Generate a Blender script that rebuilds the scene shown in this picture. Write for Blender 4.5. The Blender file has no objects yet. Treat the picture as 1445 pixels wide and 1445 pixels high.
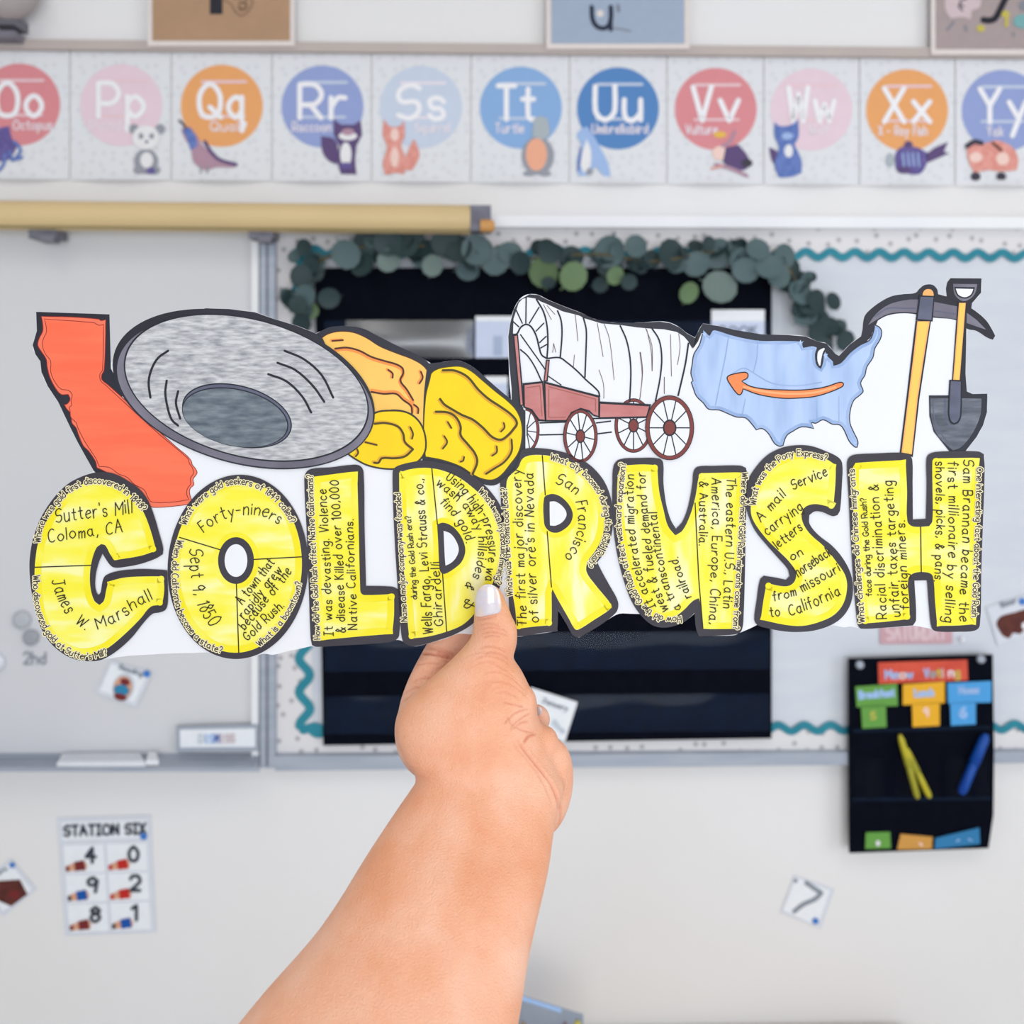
import bpy, bmesh, math, random
import numpy as np
from mathutils import Vector, Matrix
from mathutils.geometry import tessellate_polygon
random.seed(7)
SC = bpy.context.scene
COL = SC.collection
# ------------------------------------------------------------------ camera, world, lights, exposure
IMG = 1445.0
F = 1388.0            # focal length in pixels of the photograph
HY = 523.0            # image row of eye level
CZ = 1.70             # eye height
cam_d = bpy.data.cameras.new('camera'); cam = bpy.data.objects.new('camera', cam_d); COL.objects.link(cam)
cam.location = (0, 0, CZ); cam.rotation_euler = (math.pi/2, 0, 0)
cam_d.sensor_width = 36; cam_d.lens = 36*F/IMG; cam_d.shift_y = (HY-IMG/2)/IMG
cam_d.clip_start = 0.05
cam_d.dof.use_dof = True; cam_d.dof.focus_distance = 0.499; cam_d.dof.aperture_fstop = 10.5
SC.camera = cam
SC.view_settings.view_transform = 'Standard'; SC.view_settings.look = 'None'
SC.view_settings.exposure = 0.0; SC.view_settings.gamma = 1.0
SC.view_settings.use_curve_mapping = False
wd = bpy.data.worlds.new('world'); SC.world = wd; wd.use_nodes = True
wd.node_tree.nodes['Background'].inputs[0].default_value = (0.90, 0.945, 1.0, 1)
wd.node_tree.nodes['Background'].inputs[1].default_value = 0.50
def area(name, loc, target, sx, sy, power, color):
    l = bpy.data.lights.new(name, 'AREA'); l.shape = 'RECTANGLE'; l.size = sx; l.size_y = sy
    l.energy = power; l.color = color
    o = bpy.data.objects.new(name, l); COL.objects.link(o); o.location = loc
    o.rotation_euler = (Vector(target)-Vector(loc)).to_track_quat('-Z', 'Y').to_euler()
    return o
area('ceiling_lamp', (-0.9, 0.2, 2.98), (-0.9, 0.2, 0), 0.6, 1.2, 7.5, (1, 0.97, 0.93))
area('ceiling_lamp', (0.9, 0.2, 2.98), (0.9, 0.2, 0), 0.6, 1.2, 7.5, (1, 0.97, 0.93))
area('window_daylight', (0.6, -3.6, 1.45), (0.1, 1.6, 1.1), 3.2, 2.0, 106, (0.90, 0.95, 1.0))
area('side_window_daylight', (2.9, -0.4, 1.5), (0.0, 0.5, 1.4), 1.6, 1.4, 20, (0.92, 0.96, 1.0))

# ------------------------------------------------------------------ materials
def lin(c):
    c = c/255.0
    return c/12.92 if c <= 0.04045 else ((c+0.055)/1.055)**2.4
def rgb(t): return (lin(t[0]), lin(t[1]), lin(t[2]), 1)
MAT = {}
TONE = 1.0        # paper inks reflect a little less than the printed swatch
def mat(name, c, rough=0.6, c2=None, c3=None, scale=60, stretch=(1, 1, 1), detail=3, bump=0, bscale=300,
        spec=0.3, metal=0, sss=0, coat=0, lo=0.35, hi=0.65):
    c = tuple(x*TONE for x in c); c2 = tuple(x*TONE for x in c2) if c2 else None; c3 = tuple(x*TONE for x in c3) if c3 else None
    m = bpy.data.materials.new(name); m.use_nodes = True; nt = m.node_tree; n = nt.nodes; L = nt.links
    b = n['Principled BSDF']
    b.inputs['Base Color'].default_value = rgb(c); b.inputs['Roughness'].default_value = rough
    b.inputs['Specular IOR Level'].default_value = spec; b.inputs['Metallic'].default_value = metal
    if coat: b.inputs['Coat Weight'].default_value = coat
    if sss:
        b.inputs['Subsurface Weight'].default_value = sss
        b.inputs['Subsurface Radius'].default_value = (1, 0.35, 0.2)
        b.inputs['Subsurface Scale'].default_value = 0.004
    tc = n.new('ShaderNodeTexCoord'); mp = n.new('ShaderNodeMapping'); mp.inputs['Scale'].default_value = stretch
    L.new(tc.outputs['Object'], mp.inputs['Vector'])
    no = n.new('ShaderNodeTexNoise'); no.inputs['Scale'].default_value = scale; no.inputs['Detail'].default_value = detail
    L.new(mp.outputs[0], no.inputs['Vector'])
    cr = n.new('ShaderNodeValToRGB'); e = cr.color_ramp.elements
    c2 = c2 or tuple(max(0, x*0.985) for x in c)
    e[0].position = lo; e[0].color = rgb(c); e[1].position = hi; e[1].color = rgb(c2)
    if c3:
        k = e.new((lo+hi)/2); k.color = rgb(c3)
    L.new(no.outputs[0], cr.inputs[0]); L.new(cr.outputs[0], b.inputs['Base Color'])
    if bump:
        n2 = n.new('ShaderNodeTexNoise'); n2.inputs['Scale'].default_value = bscale; n2.inputs['Detail'].default_value = 4
        L.new(tc.outputs['Object'], n2.inputs['Vector'])
        bp = n.new('ShaderNodeBump'); bp.inputs['Strength'].default_value = bump; bp.inputs['Distance'].default_value = 0.001
        L.new(n2.outputs[0], bp.inputs['Height']); L.new(bp.outputs[0], b.inputs['Normal'])
    MAT[name] = m; return m
def dotted(name, c, dot, scale, r0, r1, rough=0.7):
    m = mat(name, c, rough); n = m.node_tree.nodes; L = m.node_tree.links
    tc = [x for x in n if x.type == 'TEX_COORD'][0]
    vo = n.new('ShaderNodeTexVoronoi'); vo.voronoi_dimensions = '2D'; vo.inputs['Scale'].default_value = scale; vo.inputs['Randomness'].default_value = 0.65
    mq = n.new('ShaderNodeMapping'); mq.inputs['Rotation'].default_value = (math.pi/2, 0, 0)
    L.new(tc.outputs['Object'], mq.inputs['Vector']); L.new(mq.outputs[0], vo.inputs['Vector'])
    cr = n.new('ShaderNodeValToRGB'); e = cr.color_ramp.elements
    e[0].position = r0; e[0].color = rgb(dot); e[1].position = r1; e[1].color = rgb(c)
    L.new(vo.outputs['Distance'], cr.inputs[0]); L.new(cr.outputs[0], n['Principled BSDF'].inputs['Base Color'])
    return m
mat('wall_paint', (228, 225, 224), 0.75, c2=(232, 230, 231), scale=1.2, bump=0.15, bscale=120)
mat('lower_wall_paint', (222, 221, 224), 0.7, c2=(228, 228, 232), scale=1.0, bump=0.1, bscale=120)
mat('ceiling_paint', (235, 233, 228), 0.9)
mat('floor_tile', (206, 204, 202), 0.5, c2=(196, 195, 194), scale=6)
mat('ledge_paint', (190, 178, 172), 0.6, c2=(182, 170, 166), scale=5)
mat('whiteboard_face', (214, 214, 216), 0.28, c2=(210, 210, 214), scale=1.5, spec=0.4)
mat('aluminium', (172, 178, 190), 0.45, c2=(160, 168, 182), scale=8, stretch=(1, 1, 12), metal=0.25)
mat('white_metal', (238, 238, 240), 0.4, c2=(232, 233, 238), scale=4)
mat('grey_metal', (120, 120, 132), 0.5, c2=(100, 100, 112), scale=40, metal=0.3)
mat('board_fabric', (206, 210, 220), 0.85, c2=(212, 215, 222), scale=6, stretch=(1, 1, 5))
dotted('border_paper', (222, 219, 221), (172, 169, 172), 30, 0.10, 0.2)
dotted('card_paper', (222, 223, 227), (213, 213, 218), 46, 0.12, 0.3)
mat('teal_paper', (42, 134, 152), 0.6, c2=(36, 124, 144), scale=20)
mat('screen_case', (216, 190, 142), 0.4, c2=(210, 184, 138), scale=3)
mat('screen_seam', (150, 134, 92), 0.5)
mat('orange_rubber', (205, 150, 90), 0.5)
mat('black_fabric', (5, 9, 22), 0.85, c2=(3, 6, 17), scale=40, bump=0.2, bscale=500, spec=0.08)
mat('navy_fabric', (6, 24, 44), 0.6, c2=(6, 18, 36), scale=30, spec=0.1)
mat('white_card', (236, 238, 243), 0.5)
mat('print_grey', (140, 146, 156), 0.6); mat('print_pale', (196, 203, 214), 0.6)
mat('print_dark', (52, 58, 70), 0.6); mat('print_navy', (28, 40, 62), 0.6)
mat('red_card', (214, 84, 60), 0.5, c2=(200, 72, 54), scale=30); mat('green_card', (98, 155, 66), 0.5)
mat('yellow_card', (232, 172, 34), 0.5); mat('blue_card', (74, 156, 218), 0.5)
mat('pen_yellow', (190, 178, 48), 0.4); mat('pen_blue', (12, 72, 158), 0.4); mat('orange_card', (204, 148, 70), 0.5)
mat('teal_card', (44, 120, 170), 0.5)
mat('pink_strip', (203, 160, 168), 0.6); mat('pink_letter', (222, 196, 202), 0.6)
mat('brown_print', (98, 46, 36), 0.6, c2=(80, 34, 30), scale=60); mat('maroon_print', (118, 36, 38), 0.6)
mat('red_print', (190, 36, 30), 0.6); mat('blue_print', (14, 82, 164), 0.6); mat('lens_blue', (44, 130, 172), 0.6)
mat('dot_blue', (60, 120, 200), 0.4); mat('skin_print', (216, 160, 130), 0.6)
mat('laminate', (216, 219, 228), 0.25, spec=0.5)
mat('magnet_grey', (158, 161, 168), 0.4); mat('magnet_pale', (184, 187, 193), 0.4)
mat('poster_white', (224, 214, 210), 0.6); mat('poster_brown', (178, 142, 112), 0.65, c2=(172, 138, 110), scale=20)
mat('poster_blue', (160, 173, 194), 0.65); mat('poster_taupe', (168, 152, 152), 0.65)
mat('print_black', (30, 30, 42), 0.5); mat('doodle_brown', (110, 86, 66), 0.6); mat('doodle_pink', (206, 186, 190), 0.6)
mat('doodle_yellow', (196, 182, 84), 0.6); mat('doodle_teal', (118, 170, 172), 0.6); mat('doodle_grey', (130, 134, 146), 0.6)
mat('leaf_dark', (44, 64, 66), 0.5, c2=(34, 50, 54), scale=30); mat('leaf_mid', (86, 106, 108), 0.5, c2=(70, 90, 94), scale=30)
mat('leaf_pale', (112, 128, 126), 0.5, c2=(94, 112, 104), scale=30); mat('leaf_green', (104, 130, 84), 0.5, c2=(88, 108, 84), scale=30)
mat('stem_brown', (92, 84, 60), 0.7)
mat('oak', (205, 180, 145), 0.5, c2=(190, 160, 125), scale=8, stretch=(1, 1, 8))
mat('zip_blue', (160, 192, 236), 0.35); mat('speaker_grey', (176, 168, 168), 0.6); mat('speaker_dark', (120, 118, 128), 0.6)
# alphabet disc colours
for k, c in dict(coral=(218, 138, 144), blush=(229, 204, 215), orange=(233, 164, 104), periwinkle=(146, 160, 208),
                 ice=(198, 208, 226), sky=(136, 172, 218), cobalt=(84, 132, 190)).items():
    mat('disc_'+k, c, 0.6, c2=tuple(int(x*0.99) for x in c), scale=30)
mat('letter_white', (240, 238, 242), 0.6); mat('letter_soft', (234, 224, 232), 0.6); mat('guide_tint', (232, 200, 206), 0.6)
mat('animal_purple', (110, 98, 158), 0.6, c2=(90, 78, 140), scale=90); mat('animal_plum', (92, 72, 118), 0.6)
mat('animal_grey', (150, 152, 162), 0.6); mat('animal_white', (232, 230, 232), 0.6); mat('animal_pink', (228, 160, 150), 0.6, c2=(214, 138, 126), scale=90)
mat('animal_peach', (240, 206, 196), 0.6); mat('animal_blue', (108, 128, 190), 0.6, c2=(84, 110, 176), scale=90)
mat('animal_sky', (158, 184, 226), 0.6); mat('animal_mauve', (176, 140, 158), 0.6); mat('animal_dark', (62, 56, 72), 0.6)
mat('animal_orange', (236, 170, 140), 0.6); mat('animal_shell', (170, 178, 184), 0.6); mat('animal_gold', (230, 184, 80), 0.6)
# banner inks and pencils
TONE = 0.945
mat('paper_white', (241, 241, 245), 0.6, c2=(239, 239, 244), scale=12)
mat('ink_border', (62, 58, 66), 0.55, c2=(56, 50, 58), scale=30)
mat('ink_navy', (42, 44, 56), 0.5, c2=(38, 36, 46), scale=30)
mat('pen_ink', (52, 42, 24), 0.6); mat('print_ink', (50, 40, 36), 0.6); mat('halo_ink', (252, 240, 196), 0.6)
mat('line_ink', (34, 36, 46), 0.6)
mat('marker_yellow', (252, 240, 62), 0.6, c2=(252, 248, 168), c3=(253, 244, 104), scale=26, stretch=(1.2, 1, 4), detail=2, lo=0.38, hi=0.66)
mat('marker_streaked', (252, 240, 62), 0.6, c2=(253, 249, 188), c3=(253, 244, 110), scale=26, stretch=(4, 1, 1), detail=2, lo=0.38, hi=0.64)
mat('marker_edge', (250, 232, 24), 0.6, c2=(252, 243, 92), c3=(251, 236, 46), scale=36, detail=2, lo=0.35, hi=0.62)
mat('marker_red', (254, 108, 74), 0.6, c2=(254, 120, 86), scale=14, stretch=(1, 1, 9)); mat('red_line', (150, 34, 34), 0.6)
mat('marker_red_edge', (250, 122, 92), 0.6)
mat('pencil_grey', (212, 212, 214), 0.6, c2=(140, 142, 148), c3=(180, 180, 184), scale=150, stretch=(1, 1, 4.5), detail=9, lo=0.34, hi=0.74)
mat('pencil_blue_grey', (128, 138, 146), 0.6, c2=(84, 94, 106), c3=(106, 116, 126), scale=95, stretch=(1, 1, 4), detail=8, lo=0.34, hi=0.68)
mat('marker_grey', (132, 128, 142), 0.6, c2=(106, 102, 116), scale=22, lo=0.4, hi=0.6)
mat('pencil_dark', (122, 126, 138), 0.6, c2=(82, 86, 98), c3=(100, 104, 116), scale=60, stretch=(1, 1, 5), detail=7, lo=0.35, hi=0.66)
mat('marker_slate', (104, 106, 128), 0.6, c2=(92, 94, 114), scale=50, stretch=(1, 1, 3))
mat('nugget_yellow', (252, 220, 16), 0.6, c2=(250, 210, 22), scale=40); mat('nugget_shade', (232, 170, 42), 0.6)
mat('nugget_orange', (252, 204, 104), 0.6, c2=(250, 196, 98), scale=40); mat('orange_shade', (250, 150, 74), 0.6)
mat('nugget_line', (82, 68, 22), 0.6); mat('rust_line', (88, 44, 30), 0.6)
mat('wagon_rose', (206, 136, 134), 0.6, c2=(190, 112, 110), scale=40, stretch=(1, 1, 3)); mat('wheel_brown', (128, 60, 56), 0.6)
mat('rose_edge', (168, 96, 84), 0.6); mat('fold_line', (110, 84, 84), 0.6)
mat('marker_blue', (186, 207, 241), 0.6, c2=(164, 188, 228), c3=(178, 200, 238), scale=30, stretch=(4, 1, 1), detail=2, lo=0.36, hi=0.68)
mat('marker_blue_edge', (144, 170, 214), 0.6, c2=(166, 188, 228), scale=50)
mat('marker_orange', (252, 142, 84), 0.6); mat('arrow_light', (252, 178, 122), 0.6)
mat('handle_gold', (248, 204, 102), 0.6, c2=(250, 208, 96), scale=60); mat('handle_edge', (252, 182, 110), 0.6)
TONE = 1.0
# skin
def skin_mat():
    m = mat('skin', (230, 160, 124), 0.5, c2=(241, 188, 162), c3=(236, 174, 143), scale=34, detail=7, sss=0.12, bump=0.8, bscale=1300, spec=0.3, lo=0.32, hi=0.68)
    nt = m.node_tree; n = nt.nodes; L = nt.links; b = n['Principled BSDF']
    at = n.new('ShaderNodeAttribute'); at.attribute_name = 'flush_shade'  # skin redness and painted fold shade, mixed into the base colour
    cr = [x for x in n if x.type == 'VALTORGB'][0]
    mx = n.new('ShaderNodeMix'); mx.data_type = 'RGBA'
    mx.inputs[7].default_value = rgb((196, 92, 66))
    L.new(at.outputs['Fac'], mx.inputs[0]); L.new(cr.outputs[0], mx.inputs[6]); L.new(mx.outputs[2], b.inputs['Base Color'])
skin_mat()
mat('nail_polish', (214, 206, 210), 0.25, c2=(228, 204, 186), c3=(208, 200, 210), scale=110, spec=0.7, coat=0.8)
def clear(name, tint, fac, rough):
    m = bpy.data.materials.new(name); m.use_nodes = True; n = m.node_tree.nodes; L = m.node_tree.links
    for x in list(n): n.remove(x)
    o = n.new('ShaderNodeOutputMaterial'); mx = n.new('ShaderNodeMixShader'); t = n.new('ShaderNodeBsdfTransparent'); g = n.new('ShaderNodeBsdfGlossy')
    t.inputs[0].default_value = rgb(tint); g.inputs['Roughness'].default_value = rough; mx.inputs[0].default_value = fac
    L.new(t.outputs[0], mx.inputs[1]); L.new(g.outputs[0], mx.inputs[2]); L.new(mx.outputs[0], o.inputs[0]); MAT[name] = m
clear('clear_vinyl', (236, 240, 250), 0.007, 0.1)
clear('glare_panel', (230, 234, 244), 0.2, 0.3)  # glossier than the vinyl, for the added panel that carries the glare
clear('clear_bag', (214, 224, 238), 0.12, 0.12)

# ------------------------------------------------------------------ surfaces: a traced point gets its own real distance
def U(x): return (x-IMG/2)/F
def P3(x, y, d): return Vector((U(x)*d, d, CZ-(y-HY)/F*d))
class Wall:
    D0, K = 2.0, 0.0272
    C = 1/math.sqrt(1+K*K)
    LO = 0.0005
    cuts = []
    def __init__(s, off=0.0, lo=None): s.off = off; s.LO = lo or Wall.LO
    def map(s, x, y, l=0):
        d = (s.D0-(s.off+l*s.LO)/s.C)/(1-s.K*U(x)); return P3(x, y, d)
    def back(s, v, th): return v+Vector((-s.K*s.C, s.C, 0))*th
class Banner:
    LO = 0.00006
    cuts = [x for x in range(-60, 1520, 60)]
    def __init__(s, off=0.0): s.off = off
    @staticmethod
    def depth(x): return 0.5+0.009*((x-700)/690.0)**2
    def map(s, x, y, l=0):
        i = min(max(int((x+60)//60), 0), len(s.cuts)-2); xa, xb = s.cuts[i], s.cuts[i+1]
        ya, yb = s.depth(xa), s.depth(xb); XA, XB = U(xa)*ya, U(xb)*yb
        dx, dy = XB-XA, yb-ya; d = (XA*dy-ya*dx)/(U(x)*dy-dx)
        return P3(x, y, d-s.off-l*s.LO)
    def back(s, v, th): return v+Vector((0, th, 0))

# ------------------------------------------------------------------ 2D helpers
def smooth(pts, closed=True, n=4, corner=58):
    P = [Vector(p) for p in pts]; N = len(P)
    if N < 3: return [tuple(p) for p in P]
    cosc = math.cos(math.radians(corner)); sharp = []
    for i in range(N):
        if not closed and i in (0, N-1): sharp.append(True); continue
        a = P[i]-P[i-1]; b = P[(i+1) % N]-P[i]
        sharp.append(a.length < 1e-6 or b.length < 1e-6 or a.normalized().dot(b.normalized()) < cosc)
    out = []
    for i in range(N if closed else N-1):
        p1, p2 = P[i], P[(i+1) % N]; j = (i+1) % N
        L = (p2-p1).length
        def tan(k, other):
            if sharp[k]: return (p2-p1)
            a, b = P[k-1], P[(k+1) % N]; t = (b-a)
            return t.normalized()*L if t.length > 1e-6 else (p2-p1)
        t1, t2 = tan(i, 0), tan(j, 0)
        m = 1 if (sharp[i] and sharp[j]) else n
        for k in range(m):
            t = k/m; t_2 = t*t; t_3 = t_2*t
            q = p1*(2*t_3-3*t_2+1)+t1*(t_3-2*t_2+t)+p2*(-2*t_3+3*t_2)+t2*(t_3-t_2)
            out.append((q.x, q.y))
    if not closed: out.append(tuple(P[-1]))
    return out
def crop(ox, oy, w):
    s = 1445.0/w
    return lambda *a: [(ox+a[i]/s, oy+a[i+1]/s) for i in range(0, len(a), 2)]
def ell(cx, cy, rx, ry, n=32, sk=0.0, t0=0, t1=360):
    c = math.sqrt(max(0, 1-sk*sk)); r = []
    full = (t1-t0) >= 360
    for i in range(n if full else n+1):
        t = math.radians(t0+(t1-t0)*i/n)
        r.append((cx+rx*math.cos(t), cy+ry*(math.sin(t)*c+math.cos(t)*sk)))
    return r
def rect(x0, y0, x1, y1): return [(x0, y0), (x1, y0), (x1, y1), (x0, y1)]
def quad(cx, cy, w, h, a):
    a = math.radians(a); c, s = math.cos(a), math.sin(a)
    return [(cx+x*c-y*s, cy+x*s+y*c) for x, y in ((-w/2, -h/2), (w/2, -h/2), (w/2, h/2), (-w/2, h/2))]
def xf(pts, cx, cy, a, s=1.0):
    a = math.radians(a); c, sn = math.cos(a)*s, math.sin(a)*s
    return [(cx+x*c-y*sn, cy+x*sn+y*c) for x, y in pts]
def inset(pts, d):
    N = len(pts); A = sum(pts[i][0]*pts[(i+1) % N][1]-pts[(i+1) % N][0]*pts[i][1] for i in range(N))
    sg = 1 if A > 0 else -1; out = []
    for i in range(N):
        a = Vector(pts[i-1]); b = Vector(pts[i]); c = Vector(pts[(i+1) % N])
        n1 = Vector((-(b-a).y, (b-a).x)); n2 = Vector((-(c-b).y, (c-b).x))
        n = (n1.normalized() if n1.length else n1)+(n2.normalized() if n2.length else n2)
        n = n.normalized() if n.length > 1e-6 else n
        out.append((b.x+sg*n.x*d, b.y+sg*n.y*d))
    return out
# hand-drawn single-line alphabet: two base-36 digits per point, baseline 4, x-height 10, capitals 14
GL = {'a':'593a1907153456 5a5564','b':'0e04 082a4957452406','c':'593a1907153455','d':'593a1907153456 5e55','e':'07584a2a08062455',
'f':'4d3e2c24 0a4a','g':'593a1907153456 5a52402001','h':'0e04 082a4a5854','i':'0a04 0c0d','j':'3a312000 3c3d','k':'0e04 4a07 1844','l':'0e04',
'm':'0a04 082a3934 385a6964','n':'0a04 082a4a5854','o':'3a190715345567593a','p':'0a00 082a4957452406','q':'593a1907153456 5a50 5062',
'r':'0a04 072a4a','s':'493a1a09173745341405','t':'2d253444 0a4a','u':'0a06143456 5a54','v':'0a346a','w':'0a2449648a','x':'0a54 5a04',
'y':'0a35 5a10','z':'0a5a0454','A':'043e74 1868','B':'0e04 0e4e5c4909 094967554404','C':'6d4e1c09154465','D':'0e04 0e3e6b673404',
'E':'5e0e0454 0949','F':'5e0e04 0949','G':'6c4e1c091544666848','H':'0e04 6e64 0969','I':'0e4e 2e24 0444','J':'1e6e 4e46341405',
'K':'0e04 5e09 1a64','L':'0e0454','M':'040e488e84','N':'040e646e','O':'4e1c09154475897c4e','P':'0e04 0e4e6c6a4808',
'Q':'4e1c09154475897c4e 4784','R':'0e04 0e4e6c6a4808 3864','S':'6d4e1d0b195967553405','T':'0e6e 3e34','U':'0e07153455676e','V':'0e346e',
'W':'0e244c648e','X':'0e64 6e04','Y':'0e39 6e39 3934','Z':'0e6e0464','0':'3e1c09153455695c3e','1':'0c2e24','2':'0c1e4e5c5a0454',
'3':'0d2e4d5b4929 294957452405','4':'4e0868 4e44','5':'5e1e093a58563405','6':'4e1b07153456491907','7':'0e5e24',
'8':'3e1c1b58563415185b5c3e','9':'5b3e1d0b19395b 5c44','?':'0c1e3e4c4a2827 2524','.':'0404','-':'0848',',':'1503',"'":'0e0c',
'&':'641b2e4c07143468'}
GC = {}
def glyph(ch):
    if ch not in GC:
        st = []; w = 0
        for s in GL.get(ch, '').split():
            p = [(int(s[i], 36), int(s[i+1], 36)-4) for i in range(0, len(s), 2)]
            w = max(w, max(q[0] for q in p))
            cl = len(p) > 3 and p[0] == p[-1]
            if len(p) > 2: p = smooth(p[:-1], True, 3, 75)+[p[0]] if cl else smooth(p, False, 3, 75)
            st.append(p)
        GC[ch] = (st, w)
    return GC[ch]

# ------------------------------------------------------------------ geometry collector
class G:
    def __init__(s): s.v = []; s.f = []; s.m = []; s.mats = []; s.sm = []; s.k = 0; s.dk = 0
    def mi(s, m):
        if m not in s.mats: s.mats.append(m)
        return s.mats.index(m)
    def add(s, vs, fs, m, smooth_=False):
        k = len(s.v); s.v.extend(Vector(v) for v in vs); i = s.mi(m)
        for f in fs: s.f.append(tuple(k+a for a in f)); s.m.append(i); s.sm.append(smooth_)
        return s
    def tess(s, pts, cuts):
        q = []
        for p in pts:
            if not q or abs(p[0]-q[-1][0])+abs(p[1]-q[-1][1]) > 0.02: q.append(p)
        if abs(q[0][0]-q[-1][0])+abs(q[0][1]-q[-1][1]) < 0.02: q.pop()
        tr = tessellate_polygon([[Vector((a, b, 0)) for a, b in q]])
        bm = bmesh.new(); vv = [bm.verts.new((a, b, 0)) for a, b in q]
        for t in tr:
            A, B, C = (q[i] for i in t)
            cr = (B[0]-A[0])*(C[1]-A[1])-(B[1]-A[1])*(C[0]-A[0])
            if abs(cr) < 1e-7: continue
            t = t if cr < 0 else t[::-1]
            try: bm.faces.new([vv[i] for i in t])
            except ValueError: pass
        x0 = min(a for a, b in q); x1 = max(a for a, b in q)
        for c in cuts:
            if x0 < c < x1:
                bmesh.ops.bisect_plane(bm, geom=bm.verts[:]+bm.edges[:]+bm.faces[:], plane_co=(c, 0, 0), plane_no=(1, 0, 0), dist=1e-4)
        bm.verts.index_update()
        V = [(v.co.x, v.co.y) for v in bm.verts]; Fs = [tuple(v.index for v in f.verts) for f in bm.faces]
        bm.free(); return V, Fs
    def poly(s, sf, pts, l, m, th=0):
        V, Fs = s.tess(pts, sf.cuts)
        W = [sf.map(a, b, l) for a, b in V]
        if th:
            n = len(W); ed = {}
            for f in Fs:
                for i in range(len(f)):
                    e = (f[i], f[(i+1) % len(f)]); ed[e] = 1
            W = W+[sf.back(w, th) for w in W]
            F2 = list(Fs)+[tuple(n+i for i in reversed(f)) for f in Fs]
            for (a, b) in ed:
                if (b, a) not in ed: F2.append((b, a, n+a, n+b))
            Fs = F2
        return s.add(W, Fs, m)
    def line(s, sf, pts, w, l, m, closed=False, seg=9.0, sm=0, taper=None, miter=False):
        if sm: pts = smooth(pts, closed, sm, 75)
        pts = [Vector(p) for p in pts]
        if closed: pts = pts+[pts[0]]
        q = [pts[0]]
        for p in pts[1:]:
            d = (p-q[-1]).length
            if d < 0.03: continue
            k = max(1, int(math.ceil(d/seg))); a = q[-1].copy()
            for i in range(1, k+1): q.append(a.lerp(p, i/k))
        h = w/2.0; s.k = (s.k+1) % 10; l = l+s.k*0.03
        def disc(c, r):
            n = 8 if r < 3 else 12; s.dk = (s.dk+1) % 11
            vs = [sf.map(c.x+r*math.cos(6.2832*i/n), c.y+r*math.sin(6.2832*i/n), l+0.32+s.dk*0.03) for i in range(n)]
            s.add(vs, [tuple(range(n))], m)
        if len(q) == 1: disc(q[0], h*1.25); return s
        N = len(q); vs = []; fs = []; cor = []
        for i in range(N):
            if i == 0: d0 = d1 = (q[1]-q[0]).normalized()
            elif i == N-1: d0 = d1 = (q[-1]-q[-2]).normalized()
            else: d0 = (q[i]-q[i-1]).normalized(); d1 = (q[i+1]-q[i]).normalized()
            if closed and i in (0, N-1): d0 = (q[-1]-q[-2]).normalized(); d1 = (q[1]-q[0]).normalized()
            c = d0.dot(d1)
            hh = h*(taper(i/(N-1)) if taper else 1)
            if c < (-0.5 if miter else 0.6) and 0 < i < N-1:
                cor.append((i, hh))
                for d in (d0, d1):
                    nn = Vector((-d.y, d.x))*hh; vs += [q[i]+nn, q[i]-nn]
            else:
                t = (d0+d1).normalized(); k = 1/max(0.75, math.sqrt((1+c)/2)); nn = Vector((-t.y, t.x))*hh*k
                vs += [q[i]+nn, q[i]-nn]
            if i > 0: pass
        # faces: walk again with index bookkeeping
        idx = 0; prev = None
        cs = set(i for i, _ in cor)
        for i in range(N):
            cur_in = idx
            if prev is not None: fs.append((prev, prev+1, cur_in+1, cur_in))
            if i in cs: idx += 2; prev = idx
            else: prev = idx
            idx += 2
        s.add([sf.map(v.x, v.y, l) for v in vs], fs, m)
        for i, hh in cor: disc(q[i], hh)
        if not closed:
            disc(q[0], h*(taper(0) if taper else 1)); disc(q[-1], h*(taper(1) if taper else 1))
        return s
    def text(s, sf, txt, path, h, w, l, m, mid=False, shear=0.0, jit=0.0, halo=None, hw=0, fit=1.0, gap=2.6, sp=5.6):
        path = smooth(path, False, 5, 80) if len(path) > 2 else path
        P = [Vector(p) for p in path]; cum = [0]
        for i in range(1, len(P)): cum.append(cum[-1]+(P[i]-P[i-1]).length)
        T = cum[-1]; x = 0; pos = []
        for ch in txt:
            if ch == ' ': x += sp; continue
            g, gw = glyph(ch); pos.append((ch, x)); x += gw+gap
        tot = max(1, x-gap); sx = T/tot*fit; sy = h/10.0
        def at(d):
            d = max(-T*0.2, min(T*1.2, d)); i = 1
            while i < len(P)-1 and cum[i] < d: i += 1
            a, b = P[i-1], P[i]; L = cum[i]-cum[i-1]; t = (d-cum[i-1])/L; u = (b-a)/L
            return a.lerp(b, t), Vector((u.y, -u.x))
        for ch, x0 in pos:
            g, gw = glyph(ch); dy = random.uniform(-jit, jit); k = 1+random.uniform(-jit, jit)*0.16; shj = shear+random.uniform(-jit, jit)*0.12
            for st in g:
                pp = []
                for gx, gy in st:
                    gy2 = gy*k+dy-(4.2 if mid else 0)
                    c, u = at((x0+gx+shj*gy)*sx); pp.append(tuple(c+u*gy2*sy))
                s.line(sf, pp, w, l, m, seg=50)
                if halo: s.line(sf, pp, hw, l-1, halo, seg=50)
        return s
    def box(s, c, sx, sy, sz, m, R=None):
        vs = []
        for z in (-1, 1):
            for x, y in ((-1, -1), (1, -1), (1, 1), (-1, 1)):
                v = Vector((x*sx/2, y*sy/2, z*sz/2)); v = (R @ v) if R else v; vs.append(Vector(c)+v)
        return s.add(vs, [(3, 2, 1, 0), (4, 5, 6, 7), (0, 1, 5, 4), (1, 2, 6, 5), (2, 3, 7, 6), (3, 0, 4, 7)], m)
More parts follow.
